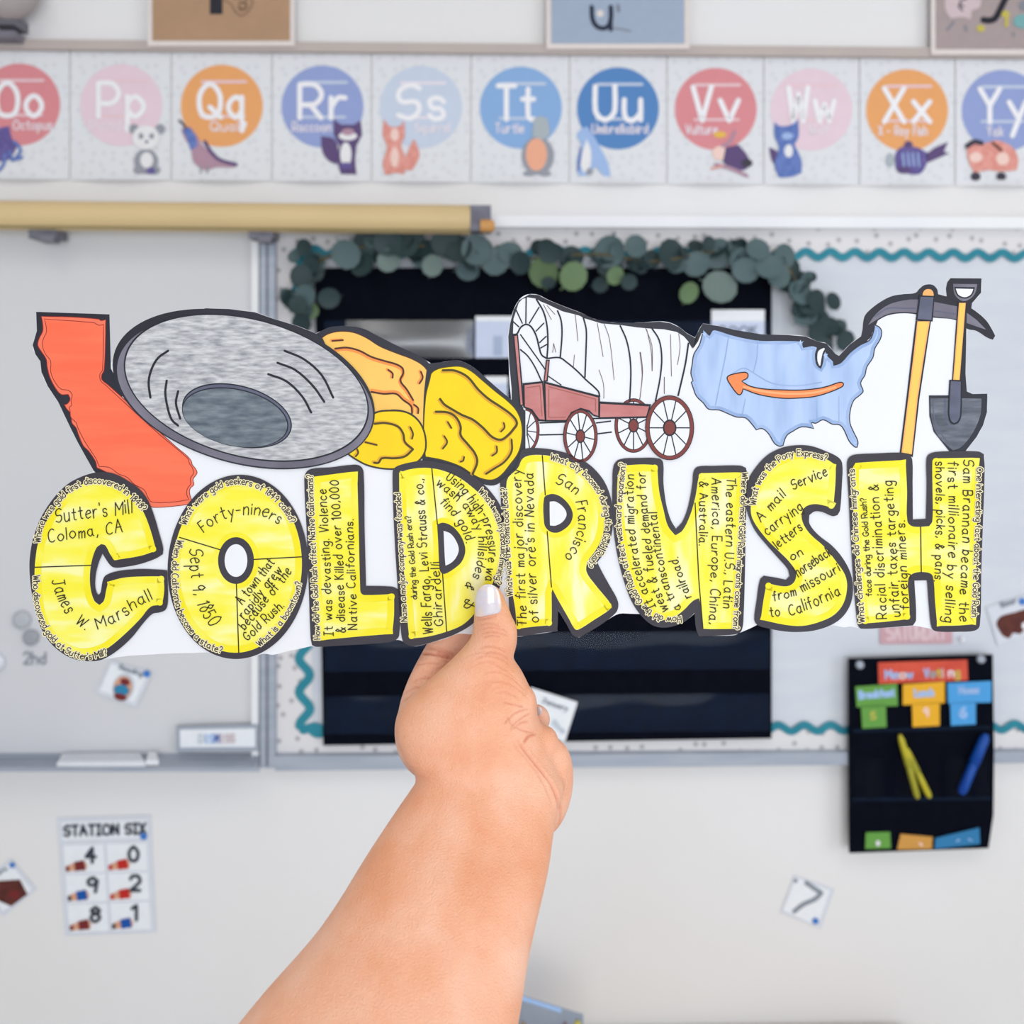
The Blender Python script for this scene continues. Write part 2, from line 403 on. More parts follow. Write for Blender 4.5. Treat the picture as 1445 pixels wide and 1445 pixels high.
    def tube(s, pts, r, m, n=14, cap=True):
        rs = r if isinstance(r, (list, tuple)) else [r]*len(pts); vs = []; fs = []
        pts = [Vector(p) for p in pts]
        for i, p in enumerate(pts):
            d = (pts[min(i+1, len(pts)-1)]-pts[max(i-1, 0)]).normalized()
            a = d.cross(Vector((0, 0, 1)) if abs(d.z) < 0.9 else Vector((1, 0, 0))).normalized(); b = d.cross(a)
            for k in range(n):
                t = 6.28318*k/n; vs.append(p+(a*math.cos(t)+b*math.sin(t))*rs[i])
        for i in range(len(pts)-1):
            for k in range(n):
                fs.append((i*n+k, i*n+(k+1) % n, (i+1)*n+(k+1) % n, (i+1)*n+k))
        s.add(vs, fs, m, True)
        if cap:
            s.add([vs[k] for k in range(n)], [tuple(reversed(range(n)))], m)
            s.add([vs[(len(pts)-1)*n+k] for k in range(n)], [tuple(range(n))], m)
        return s
    def build(s, name, parent=None, label=None, origin=None, **kw):
        me = bpy.data.meshes.new(name)
        if parent is not None: o0 = Vector(parent['_o']) if '_o' in parent else parent.location.copy()
        else: o0 = Vector(origin) if origin is not None else (sum(s.v, Vector())/len(s.v))
        me.from_pydata([tuple(v-o0) for v in s.v], [], s.f)
        for m in s.mats: me.materials.append(MAT[m])
        me.polygons.foreach_set('material_index', s.m); me.polygons.foreach_set('use_smooth', s.sm); me.update()
        o = bpy.data.objects.new(name, me); COL.objects.link(o)
        if parent is not None: o.parent = parent
        else: o.location = o0
        o['_o'] = tuple(o0)
        if label: o['label'] = label
        for k, v in kw.items(): o[k] = v
        return o
def thing(name, label, cat, loc, group=None):
    o = bpy.data.objects.new(name, None); COL.objects.link(o); o.location = loc; o.empty_display_size = 0.02
    o['label'] = label; o['category'] = cat; o['_o'] = tuple(loc)
    if group: o['group'] = group
    return o
# ------------------------------------------------------------------ room shell
W0 = Wall(0.0)
def wl(a, y_off, z):          # point from distance along the wall, distance out of it, height
    k, c = Wall.K, Wall.C
    return Vector((a*c+y_off*k*c, Wall.D0+a*k*c-y_off*c, z))
def wall_slab(name, a0, a1, z0, z1, o0, o1, m, parent=None, label=None, **kw):
    g = G(); vs = [wl(a, o, z) for z in (z0, z1) for a, o in ((a0, o1), (a1, o1), (a1, o0), (a0, o0))]
    g.add(vs, [(3, 2, 1, 0), (4, 5, 6, 7), (0, 1, 5, 4), (1, 2, 6, 5), (2, 3, 7, 6), (3, 0, 4, 7)], m)
    return g.build(name, parent, label, **kw)
def zat(y): return CZ-(y-HY)/F*2.0
wall_slab('wall_back', -4.2, 4.2, 0, 3.0, -0.15, 0, 'wall_paint', kind='structure')
wall_slab('trim_1', -3.5, 3.5, CZ+(HY-79)/F*2.0, CZ+(HY-65.5)/F*2.0, 0, 0.018, 'ledge_paint', kind='structure')
G().box((0, -0.9, -0.05), 8.4, 6.2, 0.1, 'floor_tile').build('floor', kind='structure')
G().box((0, -0.9, 3.05), 8.4, 6.2, 0.1, 'ceiling_paint').build('ceiling', kind='structure')
wall_slab('baseboard_back', -4.2, 4.2, 0, 0.1, 0, 0.012, 'grey_metal', kind='structure')

def slab_on(name, pts, off, th, m, parent=None, label=None, **kw):
    return G().poly(Wall(off), pts, 0, m, th).build(name, parent, label, **kw)

# ------------------------------------------------------------------ whiteboard
c0 = W0.map(180, 700)
wb = thing('whiteboard', 'large blank whiteboard with aluminium frame and tray, at the left of the wall', 'whiteboard', c0)
slab_on('board_surface', rect(-420, 300, 364, 1076), 0.012, 0.012, 'whiteboard_face', wb)
g = G(); g.poly(Wall(0.024), rect(355, 300, 365, 1080), 0, 'white_metal', 0.024)
g.build('frame_edge', wb)
slab_on('tray_lip', rect(-420, 1083, 366, 1089), 0.078, 0.004, 'aluminium', wb)
g = G()
g.poly(Wall(0.0245), rect(-420, 1066, 365, 1087), 0, 'aluminium', 0.024)
a0, a1 = W0.map(-420, 1087), W0.map(366, 1087)
za = Wall(0.075).map(100, 1084).z
vs = []
for z in (za-0.004, za):
    for a, o in ((a0, 0.076), (a1, 0.076), (a1, 0.02), (a0, 0.02)):
        v = a.copy(); v = v-Vector((-Wall.K, 1, 0))*o*Wall.C; v.z = z; vs.append(v)
g.add(vs, [(3, 2, 1, 0), (4, 5, 6, 7), (0, 1, 5, 4), (1, 2, 6, 5), (2, 3, 7, 6), (3, 0, 4, 7)], 'aluminium')
g.build('tray', wb)
# ------------------------------------------------------------------ bulletin board
bb = thing('bulletin_board', 'wide bulletin board backed in pale blue-grey fabric with speckled border', 'bulletin board', W0.map(900, 700))
slab_on('fabric_backing', rect(386, 318, 1700, 1070), 0.010, 0.010, 'board_fabric', bb)
S = Wall(0.0125)
slab_on('speckled_border', rect(382, 320, 1700, 357), 0.0125, 0.002, 'border_paper', bb)
slab_on('speckled_border', rect(382, 357, 440, 1030), 0.0125, 0.002, 'border_paper', bb)
slab_on('speckled_border', rect(382, 1030, 1700, 1069), 0.0125, 0.002, 'border_paper', bb)
def wave(x0, y0, x1, y1, n, amp, ph=0):
    d = Vector((x1-x0, y1-y0)); L = d.length; d.normalize(); nn = Vector((-d.y, d.x)); out = []
    for i in range(n*10+1):
        t = i/(n*10); q = Vector((x0, y0))+d*L*t+nn*amp*math.sin(t*n*6.28318+ph); out.append((q.x, q.y))
    return out
S2 = Wall(0.0145)
g = G().line(S2, wave(418, 355, 1701, 362, 37, 4.6), 10.5, 0, 'teal_paper', seg=30); g.build('wavy_trim', bb)
g = G().line(S2, wave(425, 360, 430, 1024, 14, 7.5, 1.6), 12.5, 0, 'teal_paper', seg=30)
g.line(S2, [(428, 1030), (445, 1026), (462, 1034)], 12.5, 0, 'teal_paper', sm=4); g.build('wavy_trim', bb)
g = G().line(S2, wave(440, 1032, 1701, 1024, 34, 4.6), 10.5, 0, 'teal_paper', seg=30); g.build('wavy_trim', bb)
g = G().poly(Wall(0.03), rect(367, 318, 388, 1084), 0, 'aluminium', 0.03)
g.line(Wall(0.031), [(377, 322), (377, 1080)], 3, 0, 'grey_metal', seg=900); g.build('frame_side', bb)
slab_on('frame_bottom', [(388, 1067), (1700, 1059), (1700, 1074), (388, 1088)], 0.03, 0.03, 'aluminium', bb)
slab_on('frame_top', [(388, 303), (1700, 307), (1700, 323), (388, 319)], 0.035, 0.035, 'white_metal', bb)

# ------------------------------------------------------------------ pull-down screen in its tan case
sc = thing('projection_screen', 'tan cased pull-down projection screen rolled up above the whiteboard', 'projection screen', Wall(0.07).map(300, 306))
R = 0.0285
p0, p1 = Wall(0.075).map(-260, 301.5), Wall(0.075).map(664, 310)
G().tube([p0, p1], R, 'screen_case', 32).build('case', sc)
dz = Vector((0, -R*0.55, -R*0.80))
G().tube([p0+dz, p1+dz], 0.0035, 'screen_seam', 8).build('seam_strip', sc)
dx = (p1-p0).normalized(); Rm = Matrix.Rotation(math.atan(Wall.K), 3, 'Z')
G().box(p1+dx*0.020, 0.040, 0.05, 0.049, 'grey_metal', Rm).build('end_cap', sc)
q = p1+dx*0.034+Vector((0, -0.028, -0.016))
G().tube([q+dx*-0.014, q+dx*0.0, q+dx*0.011, q+dx*0.014], [0.012, 0.0125, 0.0115, 0.006], 'orange_rubber', 14).build('end_knob', sc)
for x, w in ((68, 38), (372, 34)):
    b = Wall(0.056).map(x, 332); G().box(b, w*0.0014, 0.05, 0.018, 'grey_metal', Rm).box(b+Vector((0.008, -0.01, -0.01)), w*0.0007, 0.03, 0.012, 'speaker_dark', Rm).build('wall_bracket', sc)

# ------------------------------------------------------------------ corner fixture, top left of the frame
cf = thing('wall_speaker', 'rounded grey speaker on a bracket at the top left corner of the wall', 'speaker', Wall(0.06).map(10, 8))
c = Wall(0.07).map(8, -22)
g = G()
rows = []
for i in range(9):
    t = i/8*math.pi; rows.append((c+Vector((0, 0, -math.cos(t)*0.066)), max(0.004, 0.062*math.sin(t))))
g.tube([r[0] for r in rows], [r[1] for r in rows], 'speaker_grey', 24).build('speaker_body', cf)
G().box(Wall(0.03).map(14, 34), 0.045, 0.06, 0.02, 'speaker_dark').box(Wall(0.03).map(10, 54), 0.055, 0.05, 0.014, 'speaker_dark').build('mount_bracket', cf)

# ------------------------------------------------------------------ phonics posters standing on the ledge
def poster(name, label, x0, x1, y1, m, draw):
    t = thing(name, label, 'poster', Wall(0.02).map((x0+x1)/2, y1), 'phonics posters above the ledge')
    slab_on('poster_mount', rect(x0-7, -60, x1+7, y1+8), 0.023, 0.003, 'poster_white', t)
    slab_on('poster_face', rect(x0, -55, x1, y1), 0.0245, 0.001, m, t)
    for nm, fn in draw:
        g = G(); fn(g, Wall(0.0252)); g.build(nm, t)
poster('phonics_poster', 'brown phonics poster with black letter r and doodled hand, at upper left', 215, 409, 57, 'poster_brown', [
 ('printed_letter', lambda g, s: (g.poly(s, rect(296, -40, 314, 20), 0, 'print_black'), g.line(s, [(305, -18), (318, -34), (334, -34)], 17, 0, 'print_black', sm=3))),
 ('doodle', lambda g, s: (g.line(s, [(316, 0), (326, 6), (332, 16), (340, 22), (350, 16), (356, 4), (354, -8)], 1.6, 0, 'doodle_brown', sm=4),
    g.line(s, [(338, 4), (346, 3), (347, 11), (340, 14), (337, 9)], 3, 0, 'doodle_brown', sm=4), g.line(s, [(330, -2), (342, -4), (350, 0)], 1.8, 0, 'doodle_brown', sm=4)))])
poster('phonics_poster', 'grey-blue phonics poster with dark letter u, above letter cards T and U', 778, 966, 61, 'poster_blue', [
 ('printed_letter', lambda g, s: (g.line(s, [(835, 10), (836, 26), (841, 36), (850, 40), (858, 37), (862, 26), (862, 10)], 6.5, 0, 'print_navy', sm=4), g.line(s, [(862, 10), (862, 42)], 5.5, 0, 'print_navy'))),
 ('doodle', lambda g, s: (g.poly(s, ell(847, 19, 5, 5), 0, 'poster_white'), g.line(s, [(866, 40), (876, 41), (890, 44)], 2.5, 0, 'doodle_grey', sm=3), g.line(s, [(872, 8), (873, 15)], 5, 0, 'doodle_grey')))])
def py(g, s):
    g.line(s, [(1432, -30), (1413, 10), (1404, 26), (1396, 29), (1388, 28)], 9, 0, 'print_black', sm=4)
def pd(g, s):
    g.poly(s, smooth([(1334, -12), (1334, 14), (1342, 26), (1356, 24), (1370, 27), (1371, 15), (1382, 10), (1384, -2), (1376, -14)]), 0, 'doodle_pink')
    g.line(s, [(1364, -2), (1356, 1), (1353, 9), (1358, 15)], 2.2, 1, 'print_dark'); g.line(s, [(1354, 6), (1360, 9)], 2.2, 1, 'print_dark')
    for a in ([(1337, 42), (1346, 31)], [(1362, 36), (1364, 43)], [(1430, 47), (1431, 50)]): g.line(s, a, 3, 1, 'doodle_grey')
    g.poly(s, ell(1419, 20, 6, 5), 1, 'doodle_yellow'); g.line(s, [(1421, 24), (1420, 36)], 5, 1, 'doodle_yellow'); g.poly(s, ell(1384, 40, 6, 5), 1, 'doodle_yellow')
    g.poly(s, ell(1443, 30, 13, 10), 1, 'doodle_teal'); g.poly(s, ell(1445, 8, 7, 7), 1, 'doodle_grey')
poster('phonics_poster', 'taupe phonics poster with black letter y and pink doodles, at the top right corner', 1321, 1520, 69, 'poster_taupe', [('printed_letter', py), ('doodle', pd)])

# ------------------------------------------------------------------ alphabet cards
CX = [27, 171, 313, 455, 594, 735, 872, 1010, 1145, 1280, 1415]
def octo(g, s, x):
    g.poly(s, smooth([(x-30, 182), (x-14, 178), (x-10, 196), (x-2, 205), (x-12, 222), (x-22, 228), (x-40, 224), (x-44, 200)]), 3, 'animal_purple')
    for a in ([(x-6, 200), (x+2, 212), (x-6, 224)], [(x-20, 218), (x-22, 232), (x-30, 242)], [(x-14, 214), (x-10, 226), (x+4, 222)]): g.line(s, a, 4.5, 3, 'animal_blue', sm=3)
def panda(g, s, x):
    for e in (-17, 20): g.poly(s, ell(x+35+e, 182, 7, 7), 3, 'animal_grey')
    g.poly(s, ell(x+35, 228, 17, 18), 3, 'animal_grey'); g.poly(s, ell(x+35, 194, 19, 17), 4, 'animal_white'); g.poly(s, ell(x+36, 226, 9, 11), 4, 'animal_white')
    for e in (-7, 8): g.poly(s, ell(x+35+e, 192, 3.5, 4.5), 5, 'animal_grey')
    g.poly(s, ell(x+36, 200, 2.5, 2), 5, 'animal_plum')
    for e in (-10, 12): g.poly(s, ell(x+35+e, 240, 8, 6), 5, 'animal_grey')
    g.poly(s, ell(x+42, 241, 6, 5), 6, 'animal_purple')
def quail(g, s, x):
    g.line(s, [(x-48, 186), (x-54, 176), (x-60, 170)], 3.5, 3, 'animal_dark', sm=3)
    g.poly(s, smooth([(x-58, 182), (x-46, 178), (x-36, 190), (x-26, 206), (x-6, 222), (x+22, 232), (x+18, 236), (x-8, 236), (x-24, 240), (x-40, 228), (x-44, 208), (x-52, 196)]), 3, 'animal_mauve')
    g.poly(s, smooth([(x-56, 184), (x-45, 180), (x-37, 192), (x-34, 206), (x-44, 212), (x-50, 194)]), 4, 'animal_blue')
    g.line(s, [(x-24, 200), (x-14, 216), (x-2, 226), (x+20, 232)], 5, 4, 'animal_plum', sm=3)
    for e in (-30, -20): g.line(s, [(x+e, 234), (x+e, 244)], 2.5, 4, 'animal_grey')
def raccoon(g, s, x):
    g.poly(s, smooth([(x-2, 192), (x+16, 196), (x+22, 210), (x+20, 232), (x+8, 226), (x, 214)]), 3, 'animal_plum')
    g.poly(s, [(x+16, 168), (x+26, 176), (x+44, 176), (x+54, 170), (x+56, 190), (x+48, 206), (x+46, 226), (x+48, 246), (x+26, 246), (x+20, 226), (x+24, 206), (x+16, 190)], 3, 'animal_plum')
    g.poly(s, ell(x+36, 192, 13, 6), 4, 'animal_white'); g.poly(s, ell(x+33, 218, 8, 17), 4, 'animal_white')
    g.poly(s, ell(x+36, 186, 9, 5), 5, 'animal_mauve'); g.poly(s, ell(x+33, 234, 9, 5), 5, 'animal_purple')
def squirrel(g, s, x):
    g.poly(s, smooth([(x-18, 212), (x-10, 196), (x-6, 204), (x-2, 220), (x-12, 240), (x-26, 240)]), 3, 'animal_pink')
    g.poly(s, smooth([(x-52, 168), (x-44, 178), (x-30, 178), (x-24, 170), (x-23, 192), (x-28, 206), (x-20, 226), (x-24, 246), (x-36, 244), (x-50, 247), (x-54, 230), (x-48, 208), (x-54, 190)]), 4, 'animal_pink')
    g.poly(s, ell(x-37, 190, 6, 9), 5, 'animal_peach'); g.poly(s, ell(x-37, 222, 6, 14), 5, 'animal_peach')
def turtle(g, s, x):
    g.poly(s, ell(x+24, 220, 23, 27), 3, 'animal_grey'); g.poly(s, ell(x+22, 218, 15, 23), 4, 'animal_orange')
    g.poly(s, smooth([(x+18, 168), (x+28, 164), (x+38, 168), (x+40, 190), (x+30, 198), (x+16, 192)]), 4, 'animal_shell')
    for e in (12, 34): g.poly(s, ell(x+e, 245, 9, 4), 5, 'animal_grey')
def umbrella_bird(g, s, x):
    g.poly(s, smooth([(x-54, 184), (x-44, 178), (x-34, 192), (x-24, 210), (x-14, 230), (x-10, 250), (x-20, 248), (x-32, 234), (x-40, 246), (x-56, 248), (x-58, 226), (x-52, 204), (x-58, 192)]), 3, 'animal_sky')
    g.poly(s, smooth([(x-44, 196), (x-38, 214), (x-40, 238), (x-48, 244), (x-54, 228)]), 4, 'animal_white'); g.line(s, [(x-52, 210), (x-56, 240)], 4, 5, 'animal_blue')
    g.poly(s, ell(x-40, 242, 5, 5), 5, 'animal_grey')
def vulture(g, s, x):
    g.poly(s, ell(x+6, 190, 9, 4.5), 3, 'animal_gold'); g.line(s, [(x+10, 206), (x+20, 200), (x+27, 186)], 5, 3, 'animal_mauve', sm=3)
    g.poly(s, smooth([(x+14, 208), (x+32, 204), (x+44, 218), (x+50, 232), (x+40, 240), (x+22, 238), (x+10, 228)]), 4, 'animal_plum')
    g.poly(s, ell(x+6, 216, 11, 10), 3, 'animal_peach'); g.poly(s, ell(x+44, 230, 8, 6), 5, 'animal_dark')
    g.line(s, [(x, 232), (x+22, 238), (x+44, 248)], 5, 5, 'animal_mauve', sm=3); g.line(s, [(x-6, 238), (x+10, 234)], 3, 5, 'animal_pink')
def wolf(g, s, x):
    g.poly(s, smooth([(x-60, 208), (x-48, 214), (x-44, 234), (x-54, 230)]), 3, 'animal_plum')
    g.poly(s, smooth([(x-52, 172), (x-44, 178), (x-28, 176), (x-19, 168), (x-18, 192), (x-24, 204), (x-14, 226), (x-14, 244), (x-30, 250), (x-46, 250), (x-52, 232), (x-46, 208), (x-52, 192)], corner=50), 4, 'animal_blue')
    g.poly(s, ell(x-32, 213, 6, 9), 5, 'animal_white'); g.poly(s, ell(x-34, 192, 8, 5), 5, 'animal_sky')
def xray_fish(g, s, x):
    g.poly(s, smooth([(x-16, 216), (x-4, 206), (x+14, 208), (x+30, 216), (x+26, 236), (x+16, 246), (x-2, 244), (x-16, 238)]), 3, 'animal_purple')
    g.poly(s, [(x+26, 218), (x+40, 208), (x+58, 200), (x+52, 214), (x+60, 216), (x+42, 224), (x+28, 230)], 3, 'animal_plum')
    g.poly(s, ell(x-24, 226, 6, 10), 3, 'animal_shell'); g.poly(s, ell(x+2, 204, 6, 5), 4, 'animal_plum'); g.poly(s, ell(x-4, 240, 10, 5), 4, 'animal_plum')
    for k in range(4): g.line(s, [(x-6+k*7, 216), (x-4+k*7, 234)], 2.4, 4, 'animal_sky')
def yak(g, s, x):
    g.poly(s, smooth([(x-50, 204), (x-42, 198), (x-26, 202), (x-8, 198), (x+14, 208), (x+22, 224), (x+20, 240), (x-2, 242), (x-20, 240), (x-40, 244), (x-48, 228)]), 3, 'animal_pink')
    g.line(s, [(x-50, 206), (x-40, 200), (x-30, 202)], 7, 4, 'animal_dark', sm=3); g.line(s, [(x-14, 202), (x-2, 212)], 4, 4, 'rust_line')
    g.poly(s, ell(x-38, 222, 9, 7), 4, 'animal_peach'); g.poly(s, ell(x, 224, 9, 9), 4, 'animal_peach')
    for e in (-38, -2): g.poly(s, ell(x+e, 249, 7, 6), 5, 'animal_dark')
AL = [('Oo', 'coral', 'Octopus', 'letter_white', octo, -8, 46, 'purple octopus'), ('Pp', 'blush', 'Panda', 'letter_white', panda, -44, 12, 'grey and white panda'),
 ('Qq', 'orange', 'Quail', 'letter_white', quail, -16, 26, 'blue-headed quail'), ('Rr', 'periwinkle', 'Raccoon', 'letter_white', raccoon, -42, 12, 'purple raccoon'),
 ('Ss', 'ice', 'Squirrel', 'letter_white', squirrel, -8, 40, 'pink squirrel'), ('Tt', 'sky', 'Turtle', 'letter_white', turtle, -36, 4, 'peach-bellied turtle'),
 ('Uu', 'cobalt', 'Umbrellabird', 'letter_white', umbrella_bird, -36, 42, 'pale blue bird'), ('Vv', 'coral', 'Vulture', 'letter_white', vulture, -42, 2, 'purple vulture'),
 ('Ww', 'blush', 'Wolf', 'letter_white', wolf, -3, 24, 'blue wolf'), ('Xx', 'orange', 'X - Ray Fish', 'letter_white', xray_fish, -40, 28, 'purple fish'),
 ('Yy', 'periwinkle', 'Yak', 'letter_white', yak, -22, 0, 'pink yak')]
for i, (lt, dc, word, lm, animal, wx0, wx1, desc) in enumerate(AL):
    x = CX[i]; xl = (CX[i-1]+x)/2 if i else x-72; xr = (CX[i+1]+x)/2 if i < 10 else x+68
    k = (x-27)/1388; cy = 147.5+9*k; yt = 70+10*k; yb = 253+9.5*k
    colour = dict(coral='coral red', blush='pale pink', orange='orange', periwinkle='periwinkle blue', ice='icy grey-blue', sky='sky blue', cobalt='cobalt blue')[dc]
    t = thing('alphabet_card', 'alphabet card %s on a %s disc with a %s' % (lt, colour, desc), 'alphabet card', Wall(0.003).map(x, yb), 'alphabet cards in a row above the boards')
    # the card itself: flat, the free lower edge curling off the wall
    g = G(); n = 14; rows = [(yt, 0), (yb-16, 0), (yb-9, .2), (yb-4, .55), (yb, 1)]; vs = []
    for (y, fl) in rows:
        for c in range(n+1):
            u = c/n; vs.append(Wall(0.003+0.012*fl*math.sin(math.pi*u)**1.5).map(xl+1.2+(xr-xl-2.4)*u, y))
    fs = [(r*(n+1)+c+1, r*(n+1)+c, (r+1)*(n+1)+c, (r+1)*(n+1)+c+1) for r in range(len(rows)-1) for c in range(n)]
    m_ = len(vs); vs2 = vs+[W0.back(v, 0.0008) for v in vs]
    fs += [tuple(m_+q for q in reversed(f)) for f in fs]
    g.add(vs2, fs, 'card_paper', True); g.build('card', t)
    S = Wall(0.0034)
    G().poly(S, ell(x, cy, 58, 58, 48), 0, 'disc_'+dc).build('disc', t, colour+' disc')
    g = G(); b = cy+16; gm = 'guide_tint' if dc in ('coral', 'orange', 'blush') else 'disc_ice'; gm = 'letter_soft' if dc == 'ice' else gm
    g.line(S, [(x-28, b-50), (x+34, b-50)], 4, 1, gm); g.build('guide_line', t); g = G(); g.line(S, [(x-30, b-1), (x+32, b-1)], 3.5, 1, gm); g.build('guide_line', t)
    g = G(); wd_ = 64 if lt not in ('Tt',) else 50
    g.text(S, lt, [(x-32, b), (x-32+wd_, b)], 47, 7.2, 2, lm, gap=2.9); g.build('printed_letter', t)
    g = G(); g.text(S, word, [(x+wx0, b+19), (x+wx1, b+19)], 13, 2.0, 2, 'letter_soft'); g.build('printed_word', t)
    g = G(); animal(g, S, x); g.build('animal_picture', t)

# ------------------------------------------------------------------ large black pocket chart
pc = thing('pocket_chart', 'large black hanging pocket chart with clear rows, behind the paper banner', 'pocket chart', Wall(0.02).map(772, 715))
slab_on('chart_backing', [(444, 378), (1089, 378), (1089, 1042), (456, 1052)], 0.0235, 0.005, 'black_fabric', pc)
for k, y in enumerate((453, 541, 629, 717, 805, 893, 981)):
    sk = -0.008*(y-523)/500
    def yy(x, o): return y+o+(x-772)*sk
    slab_on('pocket_band', [(458, yy(458, 0)), (1086, yy(1086, 0)), (1086, yy(1086, 53)), (458, yy(458, 53))], 0.025, 0.001, 'navy_fabric', pc)
    # clear vinyl row, bellied outwards
    g = G(); n = 28; vs = []
    rr = [(0, .0), (14, .55), (30, .9), (44, .6), (53, 0)]
    for o, b in rr:
        for c in range(n+1):
            x = 460+(1084-460)*c/n
            bl = 0.0265+0.009*b*(0.75+0.25*math.sin(c*0.9+k*2.1))*(0.35+0.65*math.sin(math.pi*c/n))
            vs.append(Wall(bl).map(x, yy(x, o)))
    fs = [(r*(n+1)+c+1, r*(n+1)+c, (r+1)*(n+1)+c, (r+1)*(n+1)+c+1) for r in range(len(rr)-1) for c in range(n)]
    g.add(vs, fs, 'clear_vinyl', True); g.build('clear_pocket', pc)
g = G(); n = 16; vs = []
for r, (o, b) in enumerate(((0, 0), (14, .5), (30, 1), (44, .7), (53, .1))):
    for c in range(n+1): vs.append(Wall(0.0285+0.014*b*math.sin(math.pi*c/n)**.6).map(488+180*c/n, 452+o))
g.add(vs, [(r*(n+1)+c+1, r*(n+1)+c, (r+1)*(n+1)+c, (r+1)*(n+1)+c+1) for r in range(4) for c in range(n)], 'glare_panel', True); g.build('glare_panel', pc)  # extra glossy panel, added to give the top row its glare
def card(name, label, cat, pts, off, fn=None, group=None, th=0.0008, m='white_card', part=None):
    if fn is None: 
        o = slab_on(name, pts, off, th, m); o['label'] = label; o['category'] = cat
        if group: o['group'] = group
        return o
    cx = sum(p[0] for p in pts)/4; cyy = sum(p[1] for p in pts)/4
    t = thing(name, label, cat, Wall(off).map(cx, cyy), group)
    slab_on(part or 'card_sheet', pts, off, th, m, t)
    for nm, f in fn:
        g = G(); f(g, Wall(off+0.0004)); g.build(nm, t)
    return t
grp = 'white cards tucked in the large pocket chart'
card('pocket_card', 'white card with a pale grey picture, in the pocket chart left of the wagon drawing', 'card', rect(671, 446, 727, 505), 0.0262, [('card_print', lambda g, s: g.poly(s, rect(696, 474, 709, 502), 0, 'print_pale'))], grp)
card('pocket_card', 'white card half hidden behind the yellow nugget drawing, in the pocket chart', 'card', rect(684, 531, 716, 588), 0.0262, None, grp)
card('pocket_card', 'white card with faint grey writing, at the top right of the large pocket chart', 'card', rect(1004, 437, 1079, 505), 0.0262, [('card_print', lambda g, s: g.text(s, 'BOOK', [(1016, 472), (1068, 472)], 11, 3, 0, 'print_grey'))], grp)
card('loose_card', 'tilted white card with grey writing, right of the hand on the black pocket chart', 'card', [(749, 970), (815, 991), (797, 1047), (735, 1030)], 0.04,
     [('card_print', lambda g, s: (g.text(s, 'January', [(765, 991), (800, 1003)], 6, 2.2, 0, 'print_grey'), g.text(s, 'time', [(778, 1020), (794, 1035)], 7, 3, 0, 'print_pale')))])

# ------------------------------------------------------------------ small hanging chart on the right
q = [(1198, 930), (1401, 924), (1403, 1060), (1402, 1150), (1395, 1197), (1199, 1204)]
sk2 = thing('voting_chart', 'small black hanging pocket chart with coloured cards, at the lower right', 'pocket chart', Wall(0.035).map(1299, 1065))
slab_on('chart_backing', q, 0.038, 0.005, 'black_fabric', sk2)
for (x0, y0, x1, y1, y2) in ((1204, 1029, 1398, 1024, 1031), (1202, 1126, 1398, 1124, 1168)):
    slab_on('pocket_seam', [(x0, y0), (x1, y1), (x1, y1+5), (x0, y0+5)], 0.041, 0.003, 'navy_fabric', sk2)
g = G()
for x0 in (1207, 1260, 1328, 1370):
    vs = []; n = 4
    w = 48 if x0 != 1370 else 26
    for r in range(2):
        for c in range(n+1): vs.append(Wall(0.042+0.028*math.sin(math.pi*c/n)).map(x0+w*c/n, 1070 if r == 0 else 1126))
    g.add(vs, [(c+1, c, n+1+c, n+2+c) for c in range(n)], 'clear_vinyl', True)
g.build('clear_pocket', sk2)
for x, y in ((1213, 938), (1384, 930)):
    g = G(); p = Wall(0.041).map(x, y); g.tube([p, p+Vector((0, -0.003, 0)), p+Vector((0, -0.005, 0))], [0.0085, 0.0085, 0.005], 'aluminium', 12); g.build('grommet', sk2)
def colcard(label, pts, m, name='voting_card', words=None):
    f = [('card_print', words)] if words else None
    return card(name, label, 'card', pts, 0.0435, f, 'coloured cards on the small hanging chart', m=m)
mixed = ['zip_blue', 'doodle_pink', 'blush']
def head(g, s):
    cols = ['zip_blue', 'animal_sky', 'poster_white', 'animal_sky', 'zip_blue']
    for k, ch in enumerate('Meow'): g.text(s, ch, [(1250+k*10, 958-k*.3), (1258+k*10, 957.6-k*.3)], 12, 2.6, 0, cols[k])
    cols = ['animal_sky', 'doodle_teal', 'doodle_yellow', 'doodle_pink', 'letter_soft', 'doodle_yellow']
    for k, ch in enumerate('Voting'): g.text(s, ch, [(1305+k*8.6, 956-k*.3), (1311+k*8.6, 955.6-k*.3)], 12, 2.6, 0, cols[k])
colcard('red header card with pastel lettering, at the top of the small hanging chart', [(1239, 935), (1365, 931), (1366, 960), (1240, 965)], 'red_card', words=head)
colcard('wide green card with pale writing, upper left of the small hanging chart', [(1207, 969), (1266, 965), (1267, 996), (1209, 998)], 'green_card', words=lambda g, s: g.text(s, 'Breakfast', [(1213, 986), (1262, 982)], 10, 3, 0, 'zip_blue'))
colcard('wide amber card with pale writing, upper middle of the small hanging chart', [(1274, 966), (1333, 962), (1333, 992), (1274, 995)], 'yellow_card', words=lambda g, s: g.text(s, 'Lunch', [(1291, 983), (1317, 982)], 10, 3, 0, 'zip_blue'))
colcard('wide sky blue card with pale writing, upper right of the small hanging chart', [(1337, 964), (1399, 961), (1399, 991), (1338, 993)], 'blue_card', words=lambda g, s: g.text(s, 'Home', [(1354, 979), (1381, 978)], 10, 2.6, 0, 'animal_sky'))
colcard('small green square card with a numeral, under the wide green card', [(1215, 996), (1250, 994), (1251, 1026), (1217, 1028)], 'green_card', words=lambda g, s: g.text(s, '5', [(1229, 1015), (1235, 1015)], 10, 2.4, 0, 'doodle_yellow'))
